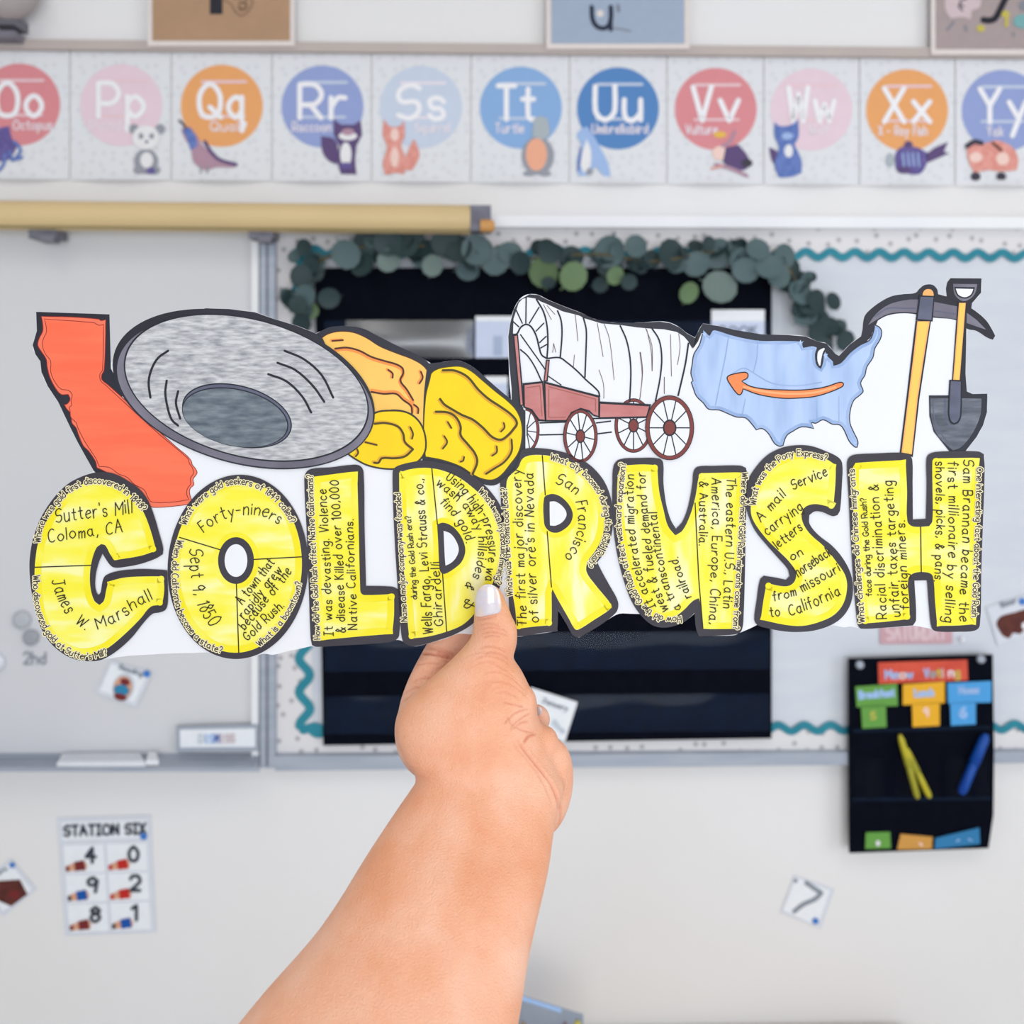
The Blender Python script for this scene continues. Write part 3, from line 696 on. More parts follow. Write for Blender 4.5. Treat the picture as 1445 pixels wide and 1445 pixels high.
colcard('small amber square card with a numeral, under the wide amber card', [(1287, 993), (1326, 991), (1326, 1024), (1288, 1026)], 'yellow_card', words=lambda g, s: g.text(s, '9', [(1304, 1011), (1310, 1011)], 12, 3, 0, 'animal_peach'))
colcard('small sky blue square card with a numeral, under the wide blue card', [(1341, 992), (1377, 990), (1377, 1022), (1342, 1024)], 'blue_card', words=lambda g, s: g.text(s, '6', [(1355, 1012), (1363, 1012)], 13, 4, 0, 'zip_blue'))
colcard('green rounded card in the bottom pocket of the small hanging chart', [(1222, 1175), (1256, 1174), (1257, 1197), (1221, 1198)], 'green_card', words=lambda g, s: g.poly(s, ell(1239, 1190, 3, 4), 0, 'letter_soft'))
colcard('orange card in the bottom pocket of the small hanging chart', [(1271, 1177), (1316, 1181), (1315, 1198), (1266, 1199)], 'orange_card', words=lambda g, s: g.line(s, [(1298, 1190), (1301, 1193)], 3, 0, 'animal_peach'))
def slotcard(g, s): g.line(s, [(1350, 1187), (1354, 1185)], 2, 0, 'zip_blue'); g.line(s, [(1367, 1184), (1371, 1186)], 2, 0, 'zip_blue')
colcard('teal blue card in the bottom pocket of the small hanging chart', [(1320, 1183), (1382, 1168), (1383, 1191), (1319, 1198)], 'teal_card', words=slotcard)
def stick(label, x0, y0, x1, y1, r, m):
    t = G(); a, b = Wall(0.053).map(x0, y0), Wall(0.053).map(x1, y1); d = (b-a)
    t.tube([a, a+d*0.08, a+d*0.48, a+d*0.5, a+d*0.52, a+d*0.94, b], [r*.5, r, r*1.15, r*.8, r, r, r*.6], m, 10)
    o = t.build('craft_stick'); o['label'] = label; o['category'] = 'stick'; o['group'] = 'coloured sticks in the small hanging chart'
stick('yellow stick leaning left in the middle pocket of the small chart', 1270, 1037, 1295, 1126, 0.0062, 'pen_yellow')
stick('yellow stick leaning right in the middle pocket of the small chart', 1277, 1054, 1312, 1125, 0.0062, 'pen_yellow')
stick('blue stick leaning in the right pocket of the small chart', 1392, 1036, 1356, 1120, 0.0095, 'pen_blue')

# ------------------------------------------------------------------ eucalyptus garland
ga = thing('eucalyptus_garland', 'eucalyptus garland draped over the top of the large black pocket chart', 'garland', Wall(0.05).map(770, 355))
path = smooth([(424, 470), (420, 420), (428, 385), (452, 366), (520, 350), (600, 345), (680, 358), (760, 362), (850, 362), (930, 366), (1010, 358), (1075, 366), (1110, 380), (1130, 410), (1150, 445), (1175, 478)], False, 6)
def woff(x): return 0.045
G().tube([Wall(0.048+0.006*math.sin(i*.7)).map(a, b+3*math.sin(i*.5)) for i, (a, b) in enumerate(path)], 0.003, 'stem_brown', 6).build('stem', ga)
def leafmesh(m):
    bm = bmesh.new(); n = 12; ring = []
    c = bm.verts.new((0, 0, 0.0))
    for i in range(n):
        t = 6.2832*i/n; r = 1.0*(1+0.12*math.cos(t)); ring.append(bm.verts.new((r*math.cos(t)+1.1, r*0.92*math.sin(t), 0.22)))
    c.co = (1.1, 0, 0.0)
    for i in range(n): bm.faces.new((c, ring[i], ring[(i+1) % n]))
    a = [bm.verts.new(v) for v in ((0, -0.04, 0), (0, 0.04, 0), (0.3, 0.05, 0.16), (0.3, -0.05, 0.16))]; bm.faces.new(a)
    me = bpy.data.meshes.new('leaf'); bm.to_mesh(me); bm.free(); me.materials.append(MAT[m])
    for p in me.polygons: p.use_smooth = True
    return me
LM = {m: leafmesh(m) for m in ('leaf_dark', 'leaf_mid', 'leaf_pale', 'leaf_green')}
def leaf(x, y, r, ang, off, m, tilt=None):
    o = bpy.data.objects.new('leaf', LM[m]); COL.objects.link(o); o.parent = ga
    s = r*0.00144; p = Wall(off).map(x, y)
    tx, ty = tilt if tilt else (random.uniform(-.7, .7), random.uniform(-.6, .6))
    # leaf plane faces the room; turned about its own stalk
    Mx = Matrix.Rotation(math.pi/2+tx, 4, 'X') @ Matrix.Rotation(ty, 4, 'Y') @ Matrix.Rotation(math.radians(ang), 4, 'Z')
    o.matrix_basis = Matrix.Translation(p-Vector(ga['_o'])) @ Mx @ Matrix.Diagonal((s, s, s, 1)) @ Matrix.Translation((-1.1, 0, 0))
hand = [(431, 350, 11, 'leaf_dark'), (417, 362, 9, 'leaf_mid'), (447, 372, 14, 'leaf_mid'), (425, 392, 15, 'leaf_dark'), (432, 415, 14, 'leaf_mid'), (421, 432, 12, 'leaf_dark'), (440, 438, 10, 'leaf_green'), (428, 455, 14, 'leaf_dark'),
 (466, 420, 14, 'leaf_dark'), (487, 356, 19, 'leaf_mid'), (514, 372, 17, 'leaf_dark'), (520, 345, 18, 'leaf_dark'), (550, 366, 15, 'leaf_pale'), (545, 342, 18, 'leaf_dark'), (572, 348, 18, 'leaf_dark'), (598, 362, 20, 'leaf_mid'),
 (610, 376, 14, 'leaf_pale'), (630, 345, 19, 'leaf_dark'), (650, 352, 18, 'leaf_dark'), (672, 356, 20, 'leaf_mid'), (658, 382, 15, 'leaf_mid'), (700, 368, 18, 'leaf_mid'), (722, 360, 17, 'leaf_mid'), (735, 372, 15, 'leaf_dark'),
 (778, 356, 15, 'leaf_dark'), (768, 386, 20, 'leaf_green'), (806, 364, 17, 'leaf_dark'), (806, 392, 19, 'leaf_green'), (860, 352, 21, 'leaf_mid'), (858, 375, 17, 'leaf_dark'), (898, 350, 15, 'leaf_mid'), (902, 372, 12, 'leaf_dark'),
 (866, 390, 12, 'leaf_green'), (946, 362, 20, 'leaf_dark'), (984, 372, 17, 'leaf_mid'), (1010, 358, 21, 'leaf_mid'), (1012, 405, 22, 'leaf_pale'), (970, 414, 14, 'leaf_green'), (1042, 364, 16, 'leaf_mid'), (1070, 353, 16, 'leaf_mid'),
 (1054, 382, 17, 'leaf_mid'), (1082, 378, 17, 'leaf_mid'), (1105, 364, 17, 'leaf_mid'), (1098, 392, 16, 'leaf_mid'), (1112, 400, 15, 'leaf_dark'), (1126, 412, 17, 'leaf_mid'), (1142, 430, 17, 'leaf_dark'), (1135, 448, 15, 'leaf_mid'),
 (1152, 470, 14, 'leaf_dark'), (1162, 488, 13, 'leaf_dark'), (1175, 427, 12, 'leaf_dark'), (1190, 482, 14, 'leaf_dark'), (1145, 392, 7, 'leaf_dark'), (888, 398, 11, 'leaf_dark'), (845, 402, 11, 'leaf_dark'), (775, 400, 9, 'leaf_dark')]
for x, y, r, m in hand:
    leaf(x, y, r*1.12, random.uniform(0, 360), random.uniform(0.04, 0.075), m, (random.uniform(-.35, .35), random.uniform(-.35, .35)))
for i in range(95):
    x, y = path[random.randrange(4, len(path))]
    sp = 15 if x > 470 else 12
    leaf(x+random.uniform(-sp, sp), y+random.uniform(-sp, sp)*0.9, random.uniform(9, 16), random.uniform(0, 360), random.uniform(0.034, 0.06), random.choice(['leaf_dark', 'leaf_dark', 'leaf_mid', 'leaf_dark']))

# ------------------------------------------------------------------ small things on the boards and wall
def lens(name, label, x, y, r, m, off=0.018):
    g = G(); p = Wall(off).map(x, y); n_ = Vector((0, -1, 0)); rr = r*0.00144
    g.tube([p+n_*-0.005, p, p+n_*0.003, p+n_*0.005], [rr, rr, rr*.9, rr*.6], m, 20)
    o = g.build(name, label=label, category='magnet')
    o['group'] = 'round grey magnets on the whiteboard'
lens('round_magnet', 'pale grey round magnet on the whiteboard left of the banner, the upper one', 30, 875, 12.5, 'magnet_pale')
lens('round_magnet', 'darker grey round magnet on the whiteboard, just above the scribbled note', 43, 900, 11, 'magnet_grey')
lens('round_magnet', 'very pale round magnet at the left edge of the picture on the whiteboard', -8, 935, 14, 'laminate')
g = G(); g.text(Wall(0.0126), '2hd', [(34, 937), (64, 937)], 16, 3, 1, 'print_grey'); o = g.build('marker_note', label='small grey marker scribble on the whiteboard below the magnets', category='writing')
def disc_clip(g, s, x, y, r=5): g.poly(s, ell(x, y, r, r, 16), 3, 'dot_blue')
def pic1(g, s):
    g.poly(s, xf(ell(0, 0, 15, 20, 28), 174, 970, 14), 0, 'print_pale'); g.poly(s, xf(ell(0, 0, 13, 17, 28), 173, 971, 14), 1, 'skin_print')
    g.poly(s, xf(ell(0, -10, 7, 5), 174, 972, 14), 2, 'maroon_print'); g.poly(s, xf(ell(0, 4, 11, 8), 172, 970, 10), 3, 'lens_blue'); g.poly(s, xf(ell(0, 14, 9, 5), 173, 970, 14), 4, 'maroon_print')
card('picture_card', 'small tilted laminated card with a red and blue picture, on the whiteboard', 'card', [(157, 932), (215, 950), (192, 998), (135, 978)], 0.0155,
     [('card_print', lambda g, s: g.poly(s, [(157, 937), (208, 952), (189, 991), (141, 974)], 0, 'white_card')), ('picture', lambda g, s: (pic1(g, Wall(0.0168)), g.text(Wall(0.0168), 'Reading', [(168, 944), (200, 954)], 6, 2, 0, 'print_grey'))), ('blue_dot', lambda g, s: disc_clip(g, Wall(0.0165), 207, 951))], m='laminate', part='laminated_sheet')
def dism(g, s):
    cs = ['print_pale', 'animal_sky', 'zip_blue', 'animal_blue', 'doodle_pink', 'doodle_pink', 'doodle_pink']
    for k, ch in enumerate('DISMISS'): g.text(s, ch, [(281+k*7.4, 1048-k*.1), (286.5+k*7.4, 1048-k*.1)] if ch != 'I' else [(283+k*7.4, 1048), (284+k*7.4, 1048)], 11, 2.8, 1, cs[k], fit=1)
card('name_label', 'long white label with pastel lettering in a grey holder, lower right of the whiteboard', 'label', [(248, 1025), (364, 1022), (364, 1060), (250, 1062)], 0.0265,
     [('label_card', lambda g, s: g.poly(s, [(254, 1030), (360, 1028), (360, 1054), (254, 1055)], 0, 'white_card')), ('lettering', lambda g, s: dism(g, Wall(0.0275)))], m='aluminium', part='label_holder')
# folder and eraser lying on the tray
t = thing('paper_folder', 'flat white folder lying on the whiteboard tray', 'folder', Wall(0.05).map(150, 1080))
def tray_box(g, x0, x1, y0, y1, o0, o1, m, skew=0):
    vs = []
    for y in (y1, y0):
        for x, o in ((x0, o1), (x1, o1), (x1-skew, o0), (x0+skew, o0)): vs.append(Wall(o).map(x, 0)); vs[-1].z = za+0.0004+(1086-y)*0.0008
    g.add(vs, [(3, 2, 1, 0), (4, 5, 6, 7), (0, 1, 5, 4), (1, 2, 6, 5), (2, 3, 7, 6), (3, 0, 4, 7)], m)
g = G(); tray_box(g, 80, 205, 1076, 1086, 0.026, 0.072, 'white_card', 8); g.build('cover', t)
g = G(); tray_box(g, 84, 202, 1074, 1076, 0.026, 0.066, 'laminate', 8); g.build('inner_sheets', t)
g = G(); tray_box(g, 206, 224, 1072, 1086, 0.026, 0.07, 'white_card', 4); tray_box(g, 206, 224, 1084, 1087, 0.026, 0.071, 'speaker_dark', 4)
g.build('whiteboard_eraser', label='small white eraser beside the folder on the whiteboard tray', category='eraser')

# station card
st = [(80, 1154), (213, 1150), (221, 1316), (92, 1321)]
def cell(u, v):  # bilinear in the card
    a, b, c, d = st; top = (a[0]+(b[0]-a[0])*u, a[1]+(b[1]-a[1])*u); bot = (d[0]+(c[0]-d[0])*u, d[1]+(c[1]-d[1])*u)
    return (top[0]+(bot[0]-top[0])*v, top[1]+(bot[1]-top[1])*v)
def cq(u0, v0, u1, v1): return [cell(u0, v0), cell(u1, v0), cell(u1, v1), cell(u0, v1)]
t = thing('station_card', 'white laminated sign reading STATION SIX with six numbers, on the lower left wall', 'sign', Wall(0.002).map(150, 1236))
slab_on('laminated_sheet', st, 0.002, 0.001, 'laminate', t)
S = Wall(0.0024)
g = G(); g.poly(S, cq(.05, .04, .95, .19), 0, 'white_card'); g.build('title_panel', t)
g = G(); g.text(S, 'STATION SIX', [cell(.07, .155), cell(.93, .155)], 14, 3.8, 2, 'print_dark'); g.build('title_lettering', t)
NUM = ['4', '0', '9', '2', '8', '1']; CM = ['maroon_print', 'red_print', 'blue_print', 'red_print', 'maroon_print', 'blue_print']
for k in range(6):
    c_, r_ = k % 2, k//2; u0 = .05+.46*c_; v0 = .235+.25*r_
    g = G(); g.poly(S, cq(u0, v0, u0+.43, v0+.235), 0, 'white_card'); g.build('number_panel', t)
    g = G(); a = cell(u0+.23, v0+.15); g.text(S, NUM[k], [a, (a[0]+13 if NUM[k] != '1' else a[0]+6, a[1])], 20, 5, 2, 'print_dark'); g.build('numeral', t)
    g = G(); a = cell(u0+.12, v0+.185)
    g.poly(S, xf([(-14, -3), (2, -7), (12, -8), (16, 0), (12, 7), (2, 5), (-14, 5)], a[0], a[1], -8), 2, 'skin_print')
    g.poly(S, xf([(-2, -7), (12, -8), (13, 6), (-2, 6)], a[0], a[1], -8), 3, CM[k]); g.poly(S, xf([(-15, -2), (-10, -3), (-10, 5), (-15, 5)], a[0], a[1], -8), 3, 'print_dark' if 'blue' in CM[k] else CM[k]); g.build('hand_picture', t)
g = G(); a = cell(.91, .18); g.poly(S, ell(a[0], a[1], 5, 5), 4, 'dot_blue'); g.build('blue_dot', t)

def picB(g, s):
    g.poly(s, [(-2, 1243), (28, 1241), (39, 1262), (16, 1279), (-10, 1268)], 0, 'brown_print'); g.poly(s, ell(20, 1262, 8, 6), 1, 'maroon_print'); g.text(s, 'Barn', [(-8, 1238), (10, 1228)], 6, 2, 0, 'print_grey')
card('picture_card', 'tilted laminated card with a brown picture, low on the wall at the left edge', 'card', [(16, 1211), (52, 1255), (5, 1293), (-34, 1250)], 0.002,
     [('card_print', lambda g, s: g.poly(s, [(14, 1218), (45, 1255), (4, 1286), (-26, 1250)], 0, 'white_card')), ('picture', lambda g, s: picB(g, Wall(0.003))), ('blue_dot', lambda g, s: disc_clip(g, Wall(0.0036), 17, 1221, 4))], m='laminate', part='laminated_sheet')
def bear(g, s):
    g.poly(s, smooth([(1406, 880), (1412, 870), (1432, 864), (1450, 860), (1470, 868), (1472, 884), (1460, 892), (1446, 888), (1440, 895), (1430, 893), (1424, 901), (1416, 898), (1410, 890)]), 0, 'brown_print')
    g.poly(s, ell(1446, 883, 4, 5), 1, 'white_card'); g.text(s, 'Bear', [(1414, 857), (1434, 850)], 6, 3, 0, 'print_grey')
card('picture_card', 'tilted laminated card with a brown bear picture, at the right edge of the bulletin board', 'card', [(1392, 857), (1470, 832), (1488, 882), (1408, 911)], 0.0135,
     [('card_print', lambda g, s: g.poly(s, [(1396, 861), (1466, 838), (1482, 880), (1411, 905)], 0, 'laminate')), ('picture', lambda g, s: bear(g, Wall(0.0145))), ('blue_dot', lambda g, s: disc_clip(g, Wall(0.015), 1443, 849))], m='laminate', part='laminated_sheet')
def seven(g, s):
    g.line(s, [(1138, 1246), (1148, 1253), (1159, 1260), (1150, 1269), (1134, 1276), (1121, 1286)], 6.5, 0, 'print_grey', sm=3); g.poly(s, ell(1123, 1243, 3, 3), 0, 'print_grey')
card('number_card', 'tilted laminated card with a large grey 7, low on the wall right of centre', 'card', [(1121, 1235), (1178, 1255), (1158, 1311), (1101, 1288)], 0.002,
     [('card_print', lambda g, s: g.poly(s, [(1123, 1238), (1171, 1257), (1154, 1307), (1105, 1285)], 0, 'white_card')), ('numeral', lambda g, s: seven(g, Wall(0.003))), ('blue_dot', lambda g, s: disc_clip(g, Wall(0.0036), 1151, 1300, 4.5))], m='laminate', part='laminated_sheet')
card('day_strip', 'dusty pink strip with pale capitals, on the bulletin board below the last banner letter', 'sign', [(1242, 868), (1344, 868), (1344, 908), (1242, 909)], 0.0135,
     [('lettering', lambda g, s: g.text(s, 'SATURDAY', [(1252, 903), (1334, 902)], 22, 3.6, 0, 'pink_letter'))], m='pink_strip', part='paper_strip')
g = G(); p = Wall(0.016).map(1357, 902); g.tube([p, p+Vector((0, -.004, 0)), p+Vector((0, -.007, 0))], [.005, .005, .003], 'white_metal', 12)
g.build('push_pin', label='white push pin beside the dusty pink strip on the bulletin board', category='push pin')

# ------------------------------------------------------------------ low bookcase below the picture with a zip bag leaning on the wall
bc = thing('low_bookcase', 'low wooden bookcase against the wall, its top just below the picture', 'bookcase', (0.15, 1.80, 0))
cxx, zt = 0.15, 0.37
G().box((cxx, 1.82, zt-.012), 1.3, .32, .024, 'oak').build('top', bc); G().box((cxx, 1.82, .05), 1.3, .32, .02, 'oak').build('bottom_shelf', bc)
for sx in (-.64, .64): G().box((cxx+sx, 1.82, zt/2-.012), .02, .32, zt-.024, 'oak').build('side_panel', bc)
G().box((cxx, 1.97, zt/2), 1.28, .01, zt-.06, 'oak').build('back_panel', bc)
zb = thing('zip_bag', 'clear plastic zip bag with a blue seal, standing below the arm', 'bag', (0.07, 1.80, zt+.001))
B = [P3(700, 1395, 1.82), P3(793, 1426, 1.79), P3(823, 1431, 1.78)]
g = G(); n = 10; vs = []
for r, (zz, bl) in enumerate(((1, 0), (.7, .012), (.35, .022), (0, .02))):
    for c in range(n+1):
        u = c/n; top = P3(690+133*u, 1391+40*u, 1.80); z = zt+.001+(top.z-zt-.001)*zz
        vs.append(Vector((top.x, 1.80-bl*math.sin(math.pi*u), z)))
g.add(vs, [(r*(n+1)+c+1, r*(n+1)+c, (r+1)*(n+1)+c, (r+1)*(n+1)+c+1) for r in range(3) for c in range(n)], 'clear_bag', True)
m_ = [Vector((v.x, 1.80+(1.80-v.y), v.z)) for v in vs]
g.add(m_, [(r*(n+1)+c, r*(n+1)+c+1, (r+1)*(n+1)+c+1, (r+1)*(n+1)+c) for r in range(3) for c in range(n)], 'clear_bag', True); g.build('bag_body', zb)
G().tube([P3(690, 1394, 1.80), P3(792, 1426, 1.80)], 0.0036, 'zip_blue', 8).build('zip_seal', zb, 'blue seal')
for nm, lb, x, y, m, w in (('marker_pen', 'yellow capped pen inside the zip bag', 815, 1443, 'doodle_yellow', .008), ('marker_pen', 'orange pen inside the zip bag, next to the arm', 738, 1446, 'orange_rubber', .008), ('marker_pen', 'brown pen in the middle of the zip bag', 797, 1446, 'rose_edge', .006)):
    p = P3(x, y, 1.80); o = G().tube([Vector((p.x-.01, 1.80, zt+.003)), p-Vector((0, 0, .012)), p-Vector((0, 0, .004)), p+Vector((0, 0, .004))], [w, w, w*.95, w*.5], m, 12).build(nm, label=lb, category='pen'); o['group'] = 'pens in the zip bag'
# ------------------------------------------------------------------ the paper banner
BN = Banner()
bn = thing('paper_banner', 'hand-coloured paper cutout banner spelling COLDRUSH in yellow letters, held up by a hand', 'banner', (0.0, 0.5, CZ-0.05))
za1 = crop(0, 400, 360); zb1 = crop(300, 420, 360); zc1 = crop(600, 400, 360); zd1 = crop(900, 380, 360); ze1 = crop(1180, 380, 265)
k6 = crop(20, 640, 300); k7 = crop(220, 640, 300); k8 = crop(420, 640, 300); k9 = crop(620, 630, 300); k10 = crop(820, 630, 300); k11 = crop(1020, 620, 300); k12 = crop(1145, 620, 300)
sil = [(51, 440), (154.5, 443.6), (156, 512), (162, 506), (169.4, 493.7), (178, 482), (189, 471), (203, 460), (219, 450), (249, 440), (291.5, 434.6), (324, 435.6), (360, 440), (387, 449.5), (420, 459.5), (445.7, 470), (460, 463.5), (469.4, 460.5), (489, 459.5), (511.8, 463), (536.7, 475.5), (564, 489), (586.5, 499), (599, 506.5), (610, 513.5), (624, 510.5), (637, 508.5), (650, 509), (670, 519), (687, 534), (707, 551.5), (721, 563), (718.5, 540), (717.5, 512), (716.5, 475), (719, 457), (724.2, 437), (732, 423), (739, 417), (747, 414.6), (759.5, 415.6), (774.4, 423), (799, 433), (819, 440.5), (839, 449.5), (864, 454.3), (899, 455), (931, 453), (946, 455), (960, 462), (970, 470), (981, 476), (987, 463), (992, 456), (1014.6, 459.6), (1039.5, 465.5), (1074, 471), (1112, 472), (1136.7, 474), (1154, 481.4), (1166.6, 484.2), (1179, 499), (1184, 501.5), (1199, 485.5), (1215, 474), (1216.3, 466), (1219, 447.9), (1225.4, 438.5), (1242, 425.4), (1258.7, 417.1), (1275.2, 414.3), (1291.9, 412.6), (1297.2, 407), (1304.7, 401.5), (1315.7, 401.2), (1322.4, 407.2), (1324.6, 414.4), (1335.9, 417.4), (1334.5, 407.5), (1336.4, 398.1), (1341.1, 392), (1385.5, 392.3), (1385.1, 413), (1372.1, 427.9), (1371.2, 435), (1384, 443.6), (1393, 453), (1399.5, 463), (1405.2, 473.5), (1401.2, 480.6), (1392.6, 476.8), (1378, 467.5), (1365.5, 465), (1363.8, 482.7), (1363, 526.7), (1364.8, 552), (1372.6, 555.6), (1393.2, 555.2), (1393.8, 561.5), (1393.2, 581.7), (1387.7, 600), (1378.5, 616.9), (1365.7, 633.4), (1369, 636.8), (1382, 637), (1389.8, 642.5), (1390, 661), (1387.3, 745), (1385.3, 807), (1383.2, 884), (1375.8, 890.4), (1352, 892.2), (1321, 891.3), (1313, 888), (1305, 886), (1290, 883.5), (1280, 884.5), (1249, 886.3), (1215, 887.4), (1200.6, 884.5), (1190, 885.7), (1173, 882.5), (1150, 890.5), (1124, 892.6), (1103, 890.5), (1084, 887), (1070, 881.5), (1059, 887), (1044, 893.5), (1036, 896.8), (1017, 897.6), (986, 898), (982, 886), (980.2, 866), (969.5, 875.5), (955, 882.7), (936, 886), (919.6, 882), (903, 867), (888.5, 866.5), (874, 866.5), (861, 873), (848, 882), (827, 894.5), (817, 900), (808.5, 896.5), (798.5, 880), (787, 860.5), (787.2, 879), (786.6, 891), (744.5, 897), (729, 899), (705, 897), (668, 896), (647, 894.8), (630, 901), (600, 909.6), (587, 912.5), (576, 911), (568, 905.5), (562, 903.5), (545, 904), (482, 909), (447, 912.8), (438, 912.5), (427.6, 915), (407, 919), (386, 924.4), (372, 923), (350, 929), (329, 930.3), (308, 927), (297, 921.5), (272, 922), (248, 922.3), (207, 924.4), (175.7, 926.5), (144.6, 931.2), (128, 933.6), (107, 931), (88, 922.6), (69.3, 906), (57, 885), (48.5, 858), (43.4, 831), (40.9, 797.8), (43.4, 772.9), (48.5, 752), (59, 727), (75.6, 702), (94.3, 683.2), (113, 672.8), (125, 668.5), (132, 664), (119.1, 642), (109, 624), (99, 604), (81.4, 567), (66.4, 544.7), (58, 525.5), (56.5, 510.5), (49.5, 500.4), (45.5, 487), (51.5, 467)]
sheet = G().poly(Banner(), inset(smooth(sil, True, 3, 40), 0.45), 0, 'paper_white', 0.0004).build('paper_sheet', bn)

def drawing(name, label=None, l=1, pts=None, m='ink_navy', sm=4, corner=58):
    g = G(); g.poly(BN, smooth(pts, True, sm, corner) if sm else pts, l, m); return g.build(name, bn, label)
def sub(parent, name, fn, label=None):
    g = G(); fn(g); return g.build(name, parent, label)
def ln(g, pts, w, l, m, sm=4, closed=False): g.line(BN, pts, w, l, m, closed=closed, sm=sm, seg=8)
def pl(g, pts, l, m, sm=4, corner=58): g.poly(BN, smooth(pts, True, sm, corner) if sm else pts, l, m)

# --- red state map
ca = drawing('state_map_drawing', 'drawing of a red state map', 1, [(51, 440), (154.5, 443.6), (155.5, 480), (156.5, 520), (175, 556), (168, 566), (152, 548), (120, 560), (110, 600), (128, 640), (160, 660), (200, 690), (190, 688), (160, 670), (139.5, 672), (132, 664), (119.6, 642), (109.6, 624), (99.6, 604), (82, 567), (67, 544.5), (58.5, 525), (57, 510), (50, 500), (46, 487), (52, 467)], sm=0)
red = za1(232, 185, 400, 188, 560, 200, 572, 208, 600, 203, 600, 300, 592, 490, 578, 520, 580, 545, 610, 570, 700, 650, 800, 740, 900, 835, 1000, 925, 1060, 975, 1085, 1005, 1090, 1025, 1110, 1050, 1118, 1075, 1095, 1110, 1100, 1140, 1080, 1160, 1075, 1185, 1088, 1230, 1070, 1250, 1000, 1262, 900, 1270, 850, 1265, 835, 1240, 810, 1200, 780, 1180, 740, 1160, 700, 1120, 650, 1100, 600, 1070, 560, 1050, 548, 1045, 540, 1010, 500, 950, 470, 920, 440, 850, 430, 820, 405, 790, 400, 740, 375, 710, 362, 685, 380, 680, 395, 655, 385, 630, 345, 630, 310, 590, 280, 530, 265, 470, 260, 430, 235, 390, 212, 350, 220, 310, 240, 270, 240, 230)
redi = za1(250, 200, 530, 220, 560, 235, 588, 230, 583, 490, 568, 515, 572, 550, 600, 575, 900, 850, 1065, 990, 1075, 1020, 1090, 1040, 1098, 1075, 1080, 1105, 1082, 1135, 1062, 1165, 1060, 1195, 1072, 1225, 1000, 1238, 860, 1240, 835, 1210, 815, 1170, 760, 1140, 720, 1100, 670, 1080, 620, 1045, 560, 1038, 540, 990, 500, 930, 475, 890, 440, 820, 430, 790, 400, 760, 395, 720, 390, 700, 405, 690, 400, 660, 407, 630, 385, 607, 345, 600, 310, 560, 285, 500, 285, 440, 255, 400, 238, 350, 245, 310, 262, 270)
# --- gold pan
pan = drawing('gold_pan_drawing', 'drawing of a grey metal gold pan', 2, ell(344.5, 549, 184.8, 113.2, 96, 0.30), sm=0)
sub(pan, 'dark_margin', lambda g: g.poly(BN, [(270, 440), (291, 435.2), (324, 436.2), (360, 440.8), (387, 450.2), (420, 460.2), (446, 470.6), (456, 478), (466, 500), (400, 480), (330, 455)], 1.5, 'ink_navy'))
sub(pan, 'pan_rim', lambda g: (g.poly(BN, ell(346.3, 553.5, 180.3, 106.5, 96, 0.30), 3, 'marker_grey')))
sub(pan, 'pan_bowl', lambda g: (g.poly(BN, ell(348.2, 547, 172.8, 104.6, 96, 0.30), 4, 'line_ink'), g.poly(BN, ell(348.2, 547, 170.6, 102.4, 96, 0.30), 5, 'pencil_grey')))
sub(pan, 'pan_base', lambda g: (g.poly(BN, ell(335, 586.5, 77.4, 46, 64, 0.30), 6, 'line_ink'), g.poly(BN, ell(334.8, 586.8, 75.8, 44.4, 64, 0.30), 7, 'marker_slate'), g.poly(BN, ell(332.5, 589, 75, 42.6, 64, 0.27), 8, 'line_ink'), g.poly(BN, ell(332.2, 589.4, 73.6, 41.4, 64, 0.27), 9, 'pencil_blue_grey')))
def panlines(g):
    for p in ([(238, 495), (224, 505), (215, 520), (210.5, 539), (213, 561)], [(236, 537), (234, 554), (237, 574), (243, 592), (252, 600.5)], [(252, 552), (249, 569), (255, 590.6)], [(402, 495), (429.5, 507), (454.5, 529.6), (470.6, 561)], [(392, 512), (417, 522), (442, 544.5), (458, 567)], [(379, 528), (404.6, 538), (427, 559.5), (439.5, 582)]):
        ln(g, p, 3.2, 7, 'line_ink')
sub(pan, 'contour_line', panlines)
sub(ca, 'map_fill', lambda g: (pl(g, red, 3, 'red_line', 3), pl(g, inset(smooth(red, True, 3), 1.0), 4, 'marker_red_edge', 0)))
sub(ca, 'inner_fill', lambda g: (pl(g, redi, 5, 'red_line', 3), pl(g, inset(smooth(redi, True, 3), 1.0), 6, 'marker_red', 0)))

# --- gold nuggets
def nug(label, border, fill, m, lines, shorts, shade, l, ink):
    d = drawing('gold_nugget_drawing', label, l, border)
    sub(d, 'nugget_fill', lambda g: (pl(g, fill, l+1, ink), pl(g, inset(smooth(fill), 1.3), l+2, m, 0)))
    sub(d, 'contour_line', lambda g: ([(ln(g, [(x+2.2*sx, y+2.2*sy) for x, y in p], 4.6, l+3, shade), ln(g, p, w, l+4, ink)) for p, w, sx, sy in lines], [(ln(g, [(x-1.6, y-.6) for x, y in p], 4, l+3, shade), ln(g, p, 2.4, l+4, ink)) for p in shorts]))
    return d
n1 = [(445, 474), (450.7, 478.5), (462, 471), (479, 467), (499, 468.6), (517, 476), (537, 488.5), (561.6, 498.5), (581.5, 506), (598, 516), (609, 532), (612.7, 549.5), (611.4, 569.5), (607.7, 594), (600, 613), (589, 592), (574, 582), (554, 579), (530, 583), (500, 570), (470, 520)]
